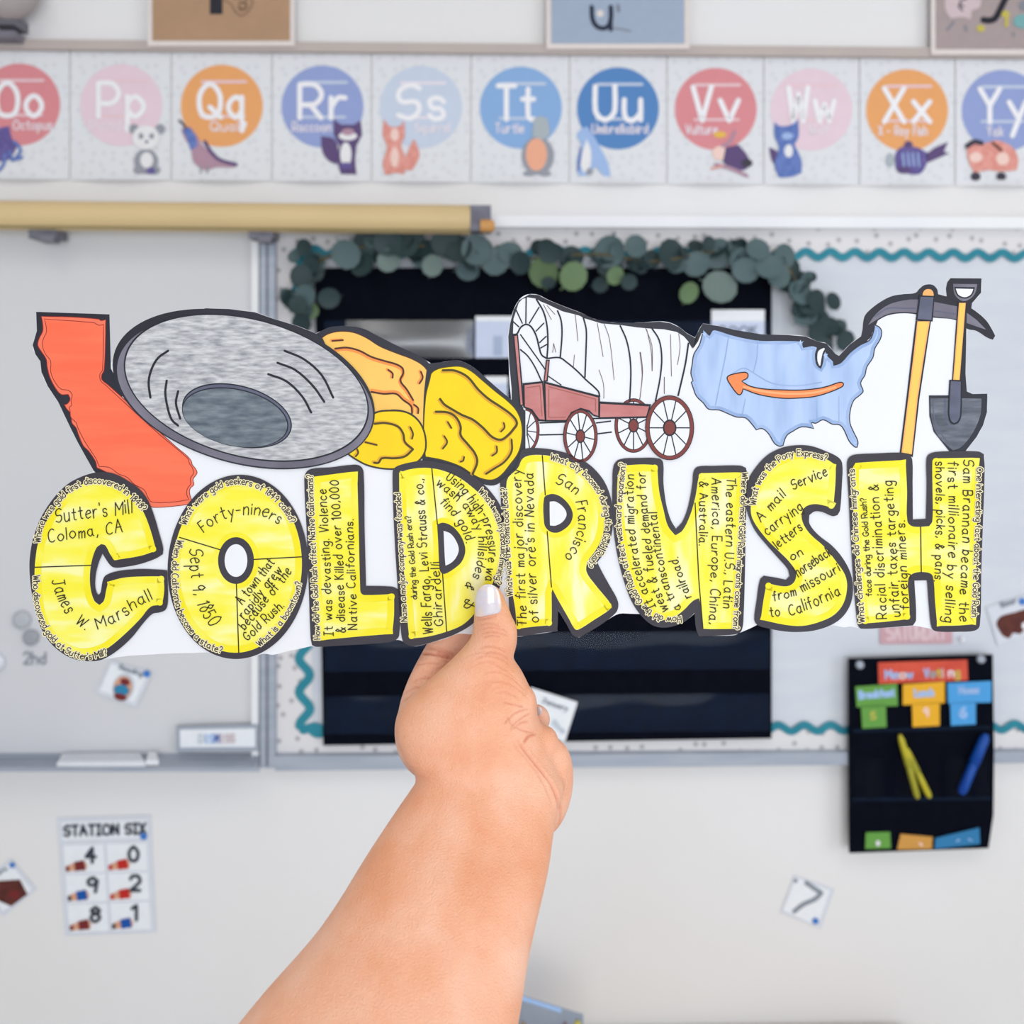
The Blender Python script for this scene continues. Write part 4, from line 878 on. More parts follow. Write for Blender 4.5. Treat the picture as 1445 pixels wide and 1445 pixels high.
nug('drawing of an orange gold nugget', [(446, 471), (460, 463.5), (469.4, 460.8), (489, 460), (511.8, 463.4), (536.7, 475.8), (564, 489.5), (586.5, 499.5), (604, 511), (614, 530), (614, 560), (606, 612), (560, 590), (500, 580), (460, 510)], n1, 'nugget_orange',
    [([(473, 492), (489, 490.5), (506.8, 494.7), (524, 503.5), (544, 509.7), (559, 514), (568, 519.7), (569, 527), (565, 537), (574, 549.5), (583, 564.5)], 2.6, -.3, 1), ([(524, 553), (541.7, 555.8), (559, 555.8), (569, 564.5), (580, 573), (581.5, 583)], 2.6, .2, -1)],
    [[(469, 481), (484, 480)], [(548, 522), (554, 527), (554, 533)], [(594, 524.6), (596.5, 533), (592, 541)], [(584, 571), (590, 576), (590, 583)]], 'orange_shade', 1, 'rust_line').name
n2 = [(600, 560), (606, 535), (608.7, 525.8), (618, 520), (630, 517.4), (650, 516.6), (665, 523), (682, 537), (699.7, 552), (717, 565.7), (729.5, 579.4), (736.5, 597), (737, 619), (732, 639), (719.6, 656.6), (707, 671.5), (694.7, 677.8), (679.7, 676), (667, 670), (650, 659), (625, 650), (600, 645), (597, 620)]
nug('drawing of the largest yellow gold nugget', [(598, 560), (603, 513), (624, 511), (637, 509), (650, 509.6), (670, 519.6), (687, 534.5), (707, 552), (722, 564.4), (734, 577), (741, 597), (742, 619), (738, 641), (727, 660), (712, 676), (697, 685), (679, 682), (655, 668), (625, 657), (596, 650)], n2, 'nugget_yellow',
    [([(625, 522.6), (642, 523), (660, 532), (674.7, 549.5), (689.7, 563), (707, 574.4), (722, 585.6), (729.5, 596.8), (724.6, 605.5), (717, 614), (707, 620.5), (694.7, 616.7), (682, 604), (667, 592), (652, 585.6), (637, 577), (627, 570.6), (621, 563)], 3.2, -.5, .8),
     ([(615, 581), (632, 582), (643.6, 589), (650, 602), (650, 614), (660, 626.7), (669.7, 639), (673.5, 651.6), (667, 669)], 3.2, -.8, .6), ([(722, 620.5), (722, 636.7), (712, 651.6), (697, 661.6), (686, 668.6)], 2.8, -.8, -.4)],
    [[(711, 597), (712, 603), (707, 609)], [(627, 615.5), (631, 624), (625, 633)], [(632, 595.6), (637, 604)], [(701, 630), (701, 638), (694.7, 643)], [(655, 645), (653.6, 650), (650, 651.6)]], 'nugget_shade', 4, 'nugget_line')
n3 = [(515, 600), (528.7, 583), (554, 579.4), (574, 582), (589, 592), (597.7, 606.8), (601, 624), (599, 639), (589, 651.7), (569, 660.4), (544, 661.6), (519, 656.7), (501.8, 648), (490.6, 640.5), (500, 620)]
nug('drawing of the small yellow gold nugget', inset(smooth(n3), -1.2), n3, 'nugget_yellow',
    [([(528.7, 598), (544, 597), (561.6, 602), (569, 612), (571.5, 624), (582.8, 634), (571.5, 644), (556.6, 646.7), (539, 646.7), (534, 653), (528, 653)], 3, -.7, -.5)],
    [[(515.5, 624), (531.7, 628)], [(504, 634), (505.5, 639), (502, 644)], [(579, 603), (582.8, 612), (581.5, 619)]], 'nugget_shade', 9, 'nugget_line')
# the pan overlaps the nuggets: lift its layers
for o in [pan]+list(pan.children):
    for v in o.data.vertices: v.co.y -= 13*Banner.LO

# --- covered wagon
wg_b = [(722, 549.5), (718.5, 512), (717.3, 475), (719.8, 457), (724.8, 437), (732.3, 423.7), (747, 415.3), (759.5, 416.3), (774.4, 423.9), (799, 433.8), (819, 441.2), (839, 450.2), (864, 455), (899, 455.6), (931, 453.8), (946, 456), (960, 462.6), (970, 471), (981, 477), (985, 468), (984, 480), (977, 492), (971, 481.5), (965, 474.7), (955, 468.4), (937, 464.7), (915, 463.5), (899, 462), (874, 458.5), (849, 456.5), (824, 449), (816.7, 445), (794, 439.4), (774, 430), (762, 425), (757, 421.5), (744.5, 419.6), (737, 422), (732, 427.4), (724.6, 450), (724, 470), (727, 500), (730, 530), (734.5, 566), (739, 578), (745, 582), (741, 600), (743, 630), (738, 650), (728, 640), (738, 619), (737, 597), (730, 580), (722, 565)]
wg = drawing('covered_wagon_drawing', 'drawing of a covered wagon with rose brown box', 1, wg_b, sm=0)
def cover(g):
    L = lambda w, *a: ln(g, zc1(*a), w, 3, 'line_ink', 4)
    L(2.3, 630, 90, 670, 160, 690, 240, 695, 340, 690, 420); L(2.3, 497, 290, 520, 285, 540, 250, 570, 232, 600, 245, 630, 300, 645, 360, 660, 405, 690, 425)
    for a in ((572, 80, 570, 225), (515, 150, 550, 225), (645, 135, 590, 225), (497, 215, 530, 245), (672, 225, 628, 270), (685, 300, 648, 335), (690, 345, 655, 365)): L(1.8, *a)
    L(1.8, 540, 290, 590, 360, 640, 430, 685, 495); L(2.0, 540, 375, 580, 410, 620, 470, 660, 555); L(2.2, 690, 425, 760, 420, 800, 445, 860, 495, 910, 545, 980, 610, 988, 640); L(1.6, 690, 520, 770, 575)
    L(2.2, 750, 155, 770, 210, 775, 290, 765, 420); L(2.2, 895, 190, 912, 260, 912, 350, 905, 530); L(2.2, 1105, 240, 1140, 320, 1160, 420, 1165, 520, 1158, 670); L(2.2, 1285, 255, 1325, 320, 1340, 420, 1330, 540, 1305, 665)
    ln(g, [(971.5, 484.6), (967, 514.5), (957, 558)], 2.4, 3, 'line_ink')
sub(wg, 'canvas_cover', cover)
def folds(g):
    for a in ((850, 170, 865, 325), (670, 120, 715, 205), (975, 225, 1008, 415), (1015, 230, 1045, 320, 1070, 545), (1220, 390, 1232, 500, 1215, 665), (985, 490, 1010, 570, 1012, 650), (1255, 260, 1280, 380, 1285, 495), (1390, 290, 1395, 525), (1355, 530, 1355, 625), (845, 405, 840, 470), (722, 390, 728, 340, 740, 390), (690, 125, 735, 175)): ln(g, zc1(*a), 0.9, 3, 'fold_line', 3)
    for a in ((45, 335, 80, 430, 82, 575), (232, 365, 240, 440, 225, 540), (150, 612, 150, 700), (12, 470, 25, 600, 10, 745)): ln(g, zd1(*a), 0.9, 3, 'fold_line', 3)
sub(wg, 'canvas_fold', folds)
def axle(g):
    for a in ((650, 790, 795, 785), (650, 858, 790, 855), (970, 790, 1050, 780), (975, 852, 1055, 842), (950, 765, 1245, 760)): ln(g, zc1(*a), 2, 2, 'line_ink', 0)
sub(wg, 'axle', axle)
def wheel(cx, cy, rx, ry, w, l, rot=0, clipx=None):
    def f(g):
        if clipx is None:
            g.poly(BN, ell(cx, cy, rx, ry, 48), l, 'line_ink'); g.poly(BN, ell(cx, cy, rx-1, ry-1, 48), l+1, 'wheel_brown')
            g.poly(BN, ell(cx, cy, rx-w+.8, ry-w+.8, 48), l+2, 'line_ink'); g.poly(BN, ell(cx, cy, rx-w, ry-w, 48), l+3, 'paper_white')
            for k in range(10):
                t = math.radians(k*36+rot); g.line(BN, [(cx+rx*.2*math.cos(t), cy+ry*.2*math.sin(t)), (cx+(rx-w)*math.cos(t), cy+(ry-w)*math.sin(t))], 1.6, l+4, 'line_ink')
            g.poly(BN, ell(cx, cy, rx*.28, ry*.26, 20), l+5, 'line_ink'); g.poly(BN, ell(cx, cy, rx*.22, ry*.21, 20), l+6, 'wheel_brown')
        else:
            def half(a, b): return [(max(x, clipx), y) for x, y in ell(cx, cy, a, b, 24, 0, -90, 90)]
            g.poly(BN, half(rx, ry), l, 'line_ink'); g.poly(BN, half(rx-1, ry-1), l+1, 'wheel_brown'); g.poly(BN, half(rx-w+.6, ry-w+.6), l+2, 'line_ink'); g.poly(BN, half(rx-w, ry-w), l+3, 'paper_white')
            for t in (-62, -28, 5, 36, 66):
                t = math.radians(t); g.line(BN, [(cx+3, cy+6*math.sin(t)), (cx+(rx-w)*math.cos(t), cy+(ry-w)*math.sin(t))], 1.4, l+4, 'line_ink')
            g.poly(BN, ell(cx+2, cy, 2, 8, 14, 0, -90, 90), l+5, 'line_ink')
    return sub(wg, 'wheel', f)
wheel(741, 607.5, 20.5, 32.5, 4.5, 2, clipx=741.5)
wheel(894, 600.5, 27, 38.5, 5, 2, 18)
# wagon bed and box cover the upper part of the rear wheel
sub(wg, 'wagon_bed', lambda g: (pl(g, zc1(986, 668, 1280, 684, 1260, 762, 984, 768), 10, 'line_ink', 0), pl(g, zc1(992, 682, 1268, 696, 1252, 752, 990, 757), 11, 'wagon_rose', 0)))
def wbox(g):
    pl(g, zc1(552, 565, 668, 553, 683, 783, 640, 780, 600, 722, 555, 702), 10, 'line_ink', 0); pl(g, zc1(563, 576, 662, 565, 677, 772, 646, 768, 606, 712, 565, 697), 11, 'wagon_rose', 0)
    pl(g, zc1(670, 553, 990, 636, 990, 760, 955, 752, 925, 728, 880, 716, 835, 738, 805, 783, 678, 783), 10, 'line_ink', 0); pl(g, zc1(681, 568, 980, 646, 980, 750, 955, 742, 930, 718, 880, 704, 826, 728, 798, 773, 687, 773), 11, 'wagon_rose', 0)
    ln(g, zc1(700, 585, 965, 655, 965, 725), 1.2, 12, 'rose_edge', 0); ln(g, zc1(575, 590, 650, 580, 662, 750), 1.2, 12, 'rose_edge', 0); ln(g, zc1(700, 600, 700, 758, 795, 758), 1.2, 12, 'rose_edge', 0)
sub(wg, 'wagon_box', wbox)
def posts(g):
    pl(g, zc1(498, 292, 526, 288, 562, 692, 536, 694), 10, 'line_ink', 0); pl(g, zc1(505, 298, 520, 296, 552, 686, 541, 688), 11, 'wagon_rose', 0)
    pl(g, zc1(684, 432, 706, 432, 694, 556, 670, 556), 10, 'line_ink', 0); pl(g, zc1(691, 438, 699, 438, 687, 548, 677, 548), 11, 'wagon_rose', 0)
sub(wg, 'post', posts)
wheel(819, 615.5, 24.4, 37.8, 5, 13, 8); wheel(945, 603.7, 34.6, 45.8, 6.5, 13, 0)

# --- country map
mp = drawing('country_map_drawing', 'drawing of a pale blue country map', 1, [(981, 477), (987, 464.5), (992, 456.6), (1014.6, 460.2), (1039.5, 466), (1074, 471.7), (1112, 472.7), (1136.7, 474.7), (1154, 482), (1166.6, 484.8), (1179, 499.6), (1184, 502.2), (1199, 486.2), (1215, 474.7), (1217, 466), (1226, 459), (1239, 452), (1233, 466), (1222, 484), (1195, 504), (1179, 517), (1165, 500), (1130, 492), (1100, 482), (1060, 480), (1010, 475), (1000, 482), (990, 470), (985, 482), (978, 492)], sm=0)
usm = zd1(368, 338, 385, 350, 405, 372, 420, 345, 440, 340, 520, 365, 600, 385, 700, 400, 800, 400, 900, 402, 948, 405, 938, 420, 940, 440, 985, 430, 1012, 436, 1020, 445, 1010, 480, 1015, 530, 1035, 558, 1045, 520, 1050, 478, 1065, 455, 1080, 490, 1110, 520, 1112, 542, 1150, 525, 1200, 470, 1260, 425, 1310, 400, 1330, 360, 1340, 312, 1370, 325, 1385, 355, 1375, 400, 1345, 450, 1335, 500, 1300, 555, 1290, 600, 1265, 645, 1280, 690, 1260, 715, 1225, 745, 1205, 810, 1205, 870, 1225, 920, 1250, 975, 1245, 1010, 1230, 1010, 1195, 975, 1170, 920, 1145, 885, 1100, 880, 1050, 855, 1010, 875, 985, 870, 1000, 905, 930, 895, 880, 920, 845, 945, 825, 1000, 800, 1005, 770, 985, 740, 935, 705, 905, 670, 912, 645, 880, 610, 845, 560, 840, 520, 825, 460, 800, 400, 795, 370, 760, 330, 720, 310, 670, 300, 640, 310, 630, 298, 590, 305, 540, 315, 480, 345, 430, 360, 380)
sub(mp, 'map_fill', lambda g: (pl(g, usm, 2, 'ink_navy', 3), pl(g, inset(smooth(usm, True, 3), 1.5), 3, 'marker_blue_edge', 0), pl(g, inset(smooth(usm, True, 2), 6), 4, 'marker_blue', 0)))
sub(mp, 'lake', lambda g: (pl(g, zd1(1006, 478, 1018, 450, 1062, 434, 1072, 448, 1054, 480, 1040, 560, 1024, 556, 1008, 530), 5, 'ink_navy', 2), pl(g, zd1(1018, 478, 1026, 460, 1052, 446, 1060, 450, 1046, 476, 1034, 545, 1028, 545, 1018, 520), 6, 'paper_white', 2)))
def strk(g):
    for a in ((515, 380, 495, 500, 470, 620, 440, 770), (680, 405, 675, 500, 655, 580), (1015, 745, 1015, 850), (610, 735, 590, 830), (1140, 720, 1140, 870), (540, 590, 600, 560, 660, 590, 760, 645, 900, 660, 1040, 640)): ln(g, zd1(*a), 1.5, 5, 'marker_blue_edge', 3)
sub(mp, 'marker_streak', strk)
arr = zd1(503, 620, 510, 603, 535, 592, 600, 580, 622, 586, 628, 602, 620, 620, 592, 634, 640, 660, 720, 675, 820, 680, 920, 681, 1020, 672, 1080, 658, 1140, 638, 1162, 640, 1168, 655, 1155, 670, 1080, 702, 1000, 724, 920, 732, 830, 734, 730, 722, 660, 705, 598, 680, 592, 702, 578, 714, 560, 706, 525, 660)
sub(mp, 'arrow', lambda g: (pl(g, arr, 6, 'line_ink', 3, 70), pl(g, inset(smooth(arr, True, 3, 70), 1.6), 7, 'marker_orange', 0), ln(g, zd1(600, 665, 700, 690, 850, 705, 1000, 698, 1120, 668), 3, 8, 'arrow_light')), 'orange curved arrow')

# --- pickaxe
pk = drawing('pickaxe_drawing', 'drawing of a pickaxe with a yellow handle', 2, ze1(202, 475, 215, 370, 250, 321, 340, 251, 430, 206, 520, 191, 610, 181, 640, 151, 680, 121, 740, 119, 775, 151, 785, 191, 850, 209, 940, 235, 1040, 300, 1110, 351, 1160, 401, 1195, 456, 1224, 511, 1205, 543, 1160, 524, 1080, 474, 1010, 459, 925, 392, 750, 372, 620, 348, 520, 338, 400, 354, 320, 395, 290, 425, 280, 480, 262, 528, 215, 560, 195, 540))
sub(pk, 'pick_head', lambda g: (pl(g, ze1(245, 430, 300, 350, 380, 285, 470, 250, 620, 232, 930, 285, 925, 384, 750, 362, 620, 338, 520, 328, 400, 343, 320, 383), 3, 'marker_grey', 3), pl(g, ze1(1000, 330, 1080, 390, 1155, 465, 1080, 440, 1000, 412), 3, 'marker_grey', 0), ln(g, ze1(300, 360, 400, 300, 520, 300, 610, 300), 2, 4, 'marker_slate'), ln(g, ze1(760, 320, 920, 345), 2, 4, 'marker_slate')))
sub(pk, 'pick_handle', lambda g: (pl(g, ze1(612, 395, 730, 395, 685, 700, 640, 1000, 590, 1445, 488, 1420, 540, 1000, 575, 700), 5, 'line_ink', 0), pl(g, ze1(624, 400, 720, 400, 672, 700, 627, 1000, 582, 1425, 502, 1410, 553, 1000, 590, 700), 6, 'handle_edge', 0), pl(g, ze1(632, 404, 708, 404, 660, 700, 615, 1000, 575, 1420, 512, 1410, 563, 1000, 600, 700), 7, 'handle_gold', 0), pl(g, ze1(664, 205, 668, 180, 685, 158, 710, 152, 735, 160, 748, 182, 750, 205), 5, 'handle_edge', 3)))
sub(pk, 'collar', lambda g: (pl(g, ze1(638, 200, 758, 205, 742, 402, 612, 392), 8, 'line_ink', 0), pl(g, ze1(650, 212, 748, 216, 732, 390, 626, 382), 9, 'marker_slate', 0)))
# --- shovel
sh = drawing('shovel_drawing', 'drawing of a shovel with a grey blade', 4, ze1(845, 150, 855, 100, 880, 68, 1118, 70, 1115, 180, 1045, 260, 1040, 300, 1030, 330, 1005, 330, 1000, 560, 995, 800, 1005, 940, 1050, 960, 1162, 957, 1163, 990, 1160, 1100, 1130, 1200, 1080, 1290, 1010, 1380, 985, 1412, 880, 1412, 830, 1350, 750, 1250, 718, 1130, 714, 970, 870, 970, 872, 850, 895, 850, 925, 500, 938, 250, 905, 235, 850, 208), sm=0)
sub(sh, 'grip', lambda g: (pl(g, ze1(900, 112, 1085, 115, 1066, 190, 1012, 238, 960, 240, 910, 190), 5, 'marker_grey', 3), pl(g, ze1(908, 135, 1068, 138, 1045, 200, 990, 226, 930, 200), 6, 'line_ink', 3), pl(g, ze1(920, 148, 1055, 152, 1035, 195, 990, 215, 940, 195), 7, 'paper_white', 3)))
sub(sh, 'shovel_handle', lambda g: (pl(g, ze1(935, 252, 1003, 252, 956, 862, 892, 856), 6, 'line_ink', 0), pl(g, ze1(945, 258, 997, 258, 950, 852, 900, 850), 7, 'handle_edge', 0), pl(g, ze1(953, 262, 990, 262, 943, 850, 908, 848), 8, 'handle_gold', 0)))
sub(sh, 'blade', lambda g: (pl(g, ze1(724, 990, 1118, 995, 1110, 1120, 1050, 1260, 965, 1365, 900, 1393, 830, 1335, 762, 1248, 730, 1130), 5, 'pencil_dark', 3), ln(g, ze1(838, 1000, 842, 1120, 865, 1190, 905, 1215), 2, 6, 'marker_slate', 3), ln(g, ze1(745, 1010, 752, 1130, 790, 1240, 850, 1320), 1.6, 6, 'marker_slate', 3)))
sub(sh, 'socket', lambda g: (pl(g, ze1(872, 850, 968, 855, 963, 1130, 940, 1182, 905, 1196, 875, 1176, 860, 1110), 8, 'line_ink', 3, 50), pl(g, ze1(882, 860, 958, 864, 952, 1125, 932, 1170, 906, 1183, 884, 1165, 871, 1108), 9, 'marker_slate', 3, 50)))

# --- letters
def letter(ch, outer, inner, counter=None, ring=None, div=(), streak='marker_yellow', sm=4):
    o = G().poly(BN, smooth(outer, True, sm, 50), 14, 'ink_border').build('letter', bn, 'letter %s with a thick dark outline' % ch)
    si = smooth(inner, True, sm, 50)
    sub(o, 'letter_fill', lambda g: g.poly(BN, si, 15, streak))
    sub(o, 'shaded_edge', lambda g: g.line(BN, inset(si, 4.9), 9.0, 16, 'marker_edge', closed=True, seg=8, miter=True))
    if ring:
        rg = smooth(ring, True, sm, 60)
        sub(o, 'counter_ring', lambda g: (g.line(BN, inset(rg, -3), 8, 16.2, 'marker_edge', closed=True, seg=8, miter=True), g.poly(BN, rg, 17, 'ink_border')))
        sub(o, 'letter_counter', lambda g: g.poly(BN, smooth(counter, True, sm, 60), 18, 'paper_white'))
    for d in div: sub(o, 'divider_line', lambda g: g.line(BN, d, 1.6, 17, 'pen_ink', seg=8))
    return o
def Q(o, txt, path, h=10.5, fit=1.0):
    sub(o, 'printed_question', lambda g: g.text(BN, txt, path, h*0.92, 1.3, 20, 'print_ink', mid=True, halo='halo_ink', hw=3.7, fit=fit, gap=2.0, sp=4.6))
def Qi(o, txt, path, h=9.5):
    sub(o, 'printed_question', lambda g: g.text(BN, txt, path, h*0.94, 1.25, 20, 'print_ink', mid=True, gap=2.0, sp=4.8))
def Hw(o, lines, w=1.5):
    for ltx in lines:
        txt, path, h = ltx; sub(o, 'handwriting', lambda g: g.text(BN, txt, path, h, w, 20, 'pen_ink', jit=0.6, shear=0.07, gap=3.2))
C = letter('C', k6(545, 130, 620, 125, 700, 145, 780, 190, 850, 240, 905, 310, 950, 420, 985, 540, 1012, 640, 1010, 685, 960, 715, 860, 750, 760, 770, 680, 775, 645, 750, 600, 680, 575, 740, 555, 820, 550, 900, 562, 950, 575, 962, 588, 940, 600, 870, 620, 830, 700, 800, 850, 785, 1000, 790, 1040, 795, 1045, 1000, 1030, 1060, 990, 1080, 940, 1090, 880, 1150, 800, 1250, 700, 1340, 600, 1400, 520, 1412, 420, 1400, 330, 1360, 240, 1280, 180, 1180, 140, 1050, 115, 920, 103, 760, 115, 640, 140, 540, 190, 420, 270, 300, 360, 210, 450, 160),
 k6(140, 770, 148, 690, 160, 620, 215, 470, 290, 350, 380, 260, 470, 205, 560, 180, 650, 195, 740, 240, 820, 310, 880, 400, 930, 530, 965, 660, 860, 695, 680, 725, 650, 680, 620, 625, 592, 615, 560, 640, 530, 720, 515, 820, 520, 920, 545, 1000, 580, 1030, 610, 1000, 625, 930, 640, 870, 750, 843, 900, 835, 1015, 835, 1020, 930, 1005, 1030, 930, 1040, 860, 1120, 760, 1220, 640, 1320, 560, 1355, 470, 1370, 380, 1350, 280, 1290, 200, 1180, 160, 1060, 140, 900), div=[k6(140, 773, 520, 760)])
Q(C, 'Where was gold first discovered in 1848?', k6(160, 605, 175, 500, 235, 395, 320, 295, 410, 225, 510, 188, 600, 190, 690, 215, 770, 265, 830, 320, 885, 380), 10)
Q(C, "Who discovered gold at Sutter's Mill?", k6(148, 830, 150, 940, 165, 1050, 200, 1150, 250, 1240, 320, 1310, 400, 1360, 500, 1382, 625, 1352), 10)
Hw(C, [("Sutter's Mill", k6(285, 465, 800, 405), 18.5), ('Coloma, CA', k6(235, 600, 735, 535), 17.5), ('James', k6(260, 865, 290, 980, 345, 1090), 18.5), ('W.', k6(415, 1150, 480, 1195), 16), ('Marshall', k6(570, 1195, 720, 1130, 830, 1050, 940, 995), 17)])
O = letter('O', ell(335.7, 800, 99.2, 130, 64, -.03), ell(335, 799.3, 91, 121.8, 64, -.03), ell(333, 791, 16, 23, 36), ell(333, 791, 25.3, 33, 36), [k7(160, 570, 440, 655), k7(662, 720, 993, 702), k7(547, 885, 563, 1352)])
Q(O, 'What were gold seekers of 1849 called?', k7(188, 480, 235, 380, 320, 295, 420, 225, 540, 190, 650, 205, 740, 245, 830, 320, 890, 390, 930, 465), 10)
Q(O, 'When did California become a state?', k7(165, 590, 135, 700, 128, 850, 142, 980, 170, 1080, 225, 1180, 300, 1265, 370, 1310, 445, 1340), 10)
Q(O, 'What is a boomtown?', k7(695, 1300, 790, 1215, 860, 1130, 920, 1030, 955, 950, 972, 875), 9.5)
Hw(O, [('Forty-niners', k7(325, 535, 420, 465, 520, 425, 640, 415, 740, 430, 830, 480), 17), ('Sept 9, 1850', k7(232, 650, 235, 790, 255, 930, 300, 1070, 365, 1180), 19), ('A town that', k7(590, 1030, 805, 745), 13.5), ('rapidly grew', k7(600, 1125, 860, 800), 13.5), ('because of the', k7(605, 1200, 925, 810), 13.5), ('Gold Rush.', k7(625, 1275, 870, 1040), 13)])
L_ = letter('L', k8(45, 180, 60, 125, 100, 103, 220, 94, 380, 76, 425, 85, 448, 125, 455, 500, 465, 900, 640, 905, 688, 925, 702, 980, 690, 1235, 670, 1265, 600, 1285, 300, 1305, 130, 1314, 98, 1303, 88, 1250, 75, 900, 60, 500), k8(115, 160, 405, 125, 415, 500, 425, 920, 432, 950, 455, 962, 655, 955, 655, 1100, 643, 1225, 400, 1245, 145, 1270, 130, 1100, 105, 700, 95, 400))
Q(L_, 'How did the Gold Rush affect Native Californians?', k8(136, 1262, 118, 900, 98, 500, 84, 148), 9.3)
Hw(L_, [('It was devasting. Violence', k8(240, 1238, 222, 800, 195, 245), 12.5), ('& disease Killed over 100,000', k8(325, 1215, 310, 800, 278, 185), 12.5), ('Native Californians.', k8(405, 1195, 375, 450), 12)])
D = letter('D', [(554, 668), (556, 661), (565, 656), (587, 651), (600, 649.5), (620, 652.5), (640, 657), (655, 664), (672, 675), (686, 686.7), (698, 701), (706, 714), (711, 733), (713, 760), (713, 785), (709, 812), (703, 835), (695, 850), (680, 868), (662, 884), (640, 896), (620, 903), (600, 909), (585, 912), (574, 910), (568, 904), (565, 880), (562, 840), (558, 780), (555, 720)],
 k8(690, 130, 750, 110, 830, 98, 910, 100, 1000, 120, 1100, 165, 1200, 240, 1280, 320, 1340, 430, 1372, 540, 1378, 650, 1365, 760, 1330, 870, 1290, 960, 1200, 1090, 1120, 1165, 1000, 1215, 880, 1245, 760, 1258, 748, 1150, 730, 900, 708, 600, 693, 350),
 k8(992, 525, 1040, 545, 1080, 600, 1095, 655, 1075, 710, 1040, 745, 1005, 762, 1000, 700), k8(948, 482, 985, 470, 1030, 482, 1075, 515, 1120, 580, 1140, 660, 1115, 735, 1060, 785, 1000, 818, 975, 810, 964, 780, 955, 600), [k8(912, 100, 950, 480), k8(985, 815, 1013, 1210)], 'marker_streaked')
Q(D, 'Name a major company was founded', k8(727, 1140, 708, 800, 692, 500, 683, 270), 9.3)
Qi(D, 'during the Gold Rush era?', k8(795, 990, 778, 700, 752, 428), 8.6)
Q(D, 'What was hydraulic mining?', k8(1240, 248, 1320, 345, 1372, 460, 1400, 590, 1392, 730, 1360, 885), 9.3)
Hw(D, [('Wells Fargo, Levi Strauss & co.,', k8(917, 1222, 885, 700, 852, 175), 13.5), ('Ghirardelli', k8(988, 1168, 962, 740), 12.5), ('Using high-pressure wa', k8(1005, 175, 1100, 245, 1180, 350, 1250, 440, 1285, 560, 1300, 700, 1275, 860), 13.5), ('wash away hillsides &', k8(940, 210, 1040, 290, 1130, 370, 1190, 470, 1225, 560, 1225, 700, 1195, 830, 1140, 900), 12.5), ('find gold.', k8(965, 335, 1060, 430, 1105, 500, 1150, 605), 13), ('&', k8(1135, 1055, 1200, 1040), 13)])
R_ = letter('R', k9(556, 30, 590, 14, 640, 10, 760, 20, 880, 50, 960, 85, 1040, 140, 1110, 220, 1150, 300, 1175, 400, 1180, 520, 1165, 620, 1130, 710, 1073, 788, 1110, 860, 1160, 950, 1205, 1030, 1217, 1080, 1200, 1130, 1100, 1210, 1000, 1270, 948, 1297, 908, 1282, 860, 1200, 806, 1108, 805, 1200, 800, 1257, 700, 1267, 600, 1285, 525, 1292, 495, 1255, 478, 1120, 462, 900, 440, 700, 425, 500, 412, 235, 470, 195, 530, 120),
 k9(560, 90, 590, 68, 640, 58, 720, 60, 800, 75, 900, 110, 1000, 180, 1070, 270, 1115, 380, 1125, 500, 1105, 620, 1060, 710, 1010, 780, 1000, 850, 1060, 940, 1150, 1050, 1172, 1090, 1150, 1115, 1050, 1180, 945, 1245, 920, 1240, 880, 1170, 800, 1030, 762, 955, 764, 1130, 762, 1215, 640, 1225, 525, 1240, 515, 1100, 480, 900, 465, 600, 458, 235, 535, 145),
 k9(750, 375, 790, 375, 840, 410, 865, 460, 840, 510, 790, 538, 752, 537, 750, 450), k9(712, 350, 750, 325, 790, 326, 840, 352, 890, 410, 907, 468, 885, 530, 820, 580, 770, 585, 730, 560, 712, 520), [k9(700, 62, 720, 330), k9(733, 578, 762, 955)], 'marker_streaked')
Q(R_, 'What was the Comstock Lode?', k9(482, 1015, 462, 700, 452, 450, 440, 285), 9.3)
Q(R_, 'What city boomed during the Gold Rush?', k9(758, 72, 860, 105, 960, 160, 1040, 240, 1100, 330, 1132, 430, 1145, 540, 1125, 640, 1085, 730, 1015, 808), 9.6)
Hw(R_, [('The first major discovery', k9(593, 1218, 572, 700, 555, 160), 13.5), ("of silver ore's in Nevada", k9(672, 1195, 650, 700, 640, 185), 13.5), ('San', k9(790, 250, 860, 280, 925, 325), 15), ('Francisco', k9(925, 380, 945, 480, 935, 590, 900, 680, 850, 745), 16)])
Uu = letter('U', k10(213, 250, 222, 130, 262, 88, 400, 78, 530, 82, 558, 110, 560, 250, 580, 400, 610, 500, 645, 560, 690, 510, 730, 400, 757, 250, 765, 170, 792, 138, 900, 132, 1080, 130, 1120, 145, 1132, 200, 1120, 500, 1115, 800, 1105, 1150, 1095, 1240, 1070, 1272, 950, 1285, 800, 1290, 780, 1230, 772, 1130, 720, 1180, 650, 1215, 560, 1232, 480, 1212, 400, 1140, 340, 1045, 290, 910, 250, 755, 225, 600, 213, 430),
 k10(275, 130, 420, 122, 517, 128, 530, 300, 560, 430, 590, 540, 640, 605, 690, 570, 740, 470, 775, 350, 795, 230, 805, 185, 1105, 180, 1098, 400, 1085, 700, 1075, 1000, 1065, 1235, 830, 1238, 815, 1100, 803, 1030, 760, 1050, 700, 1110, 640, 1155, 560, 1180, 480, 1155, 420, 1095, 360, 995, 310, 850, 275, 700, 255, 550, 245, 400, 250, 200), div=[k10(775, 385, 800, 900, 828, 1238)], streak='marker_streaked')
Q(Uu, 'How did the Gold Rush affect westward expansion?', k10(680, 1172, 590, 1180, 500, 1150, 420, 1085, 360, 990, 318, 880, 288, 760, 265, 640, 253, 520, 258, 400, 270, 260, 285, 115), 9.8)
Q(Uu, 'Where did most Gold Rush migrants come from?', k10(1112, 180, 1090, 600, 1050, 1240), 9)
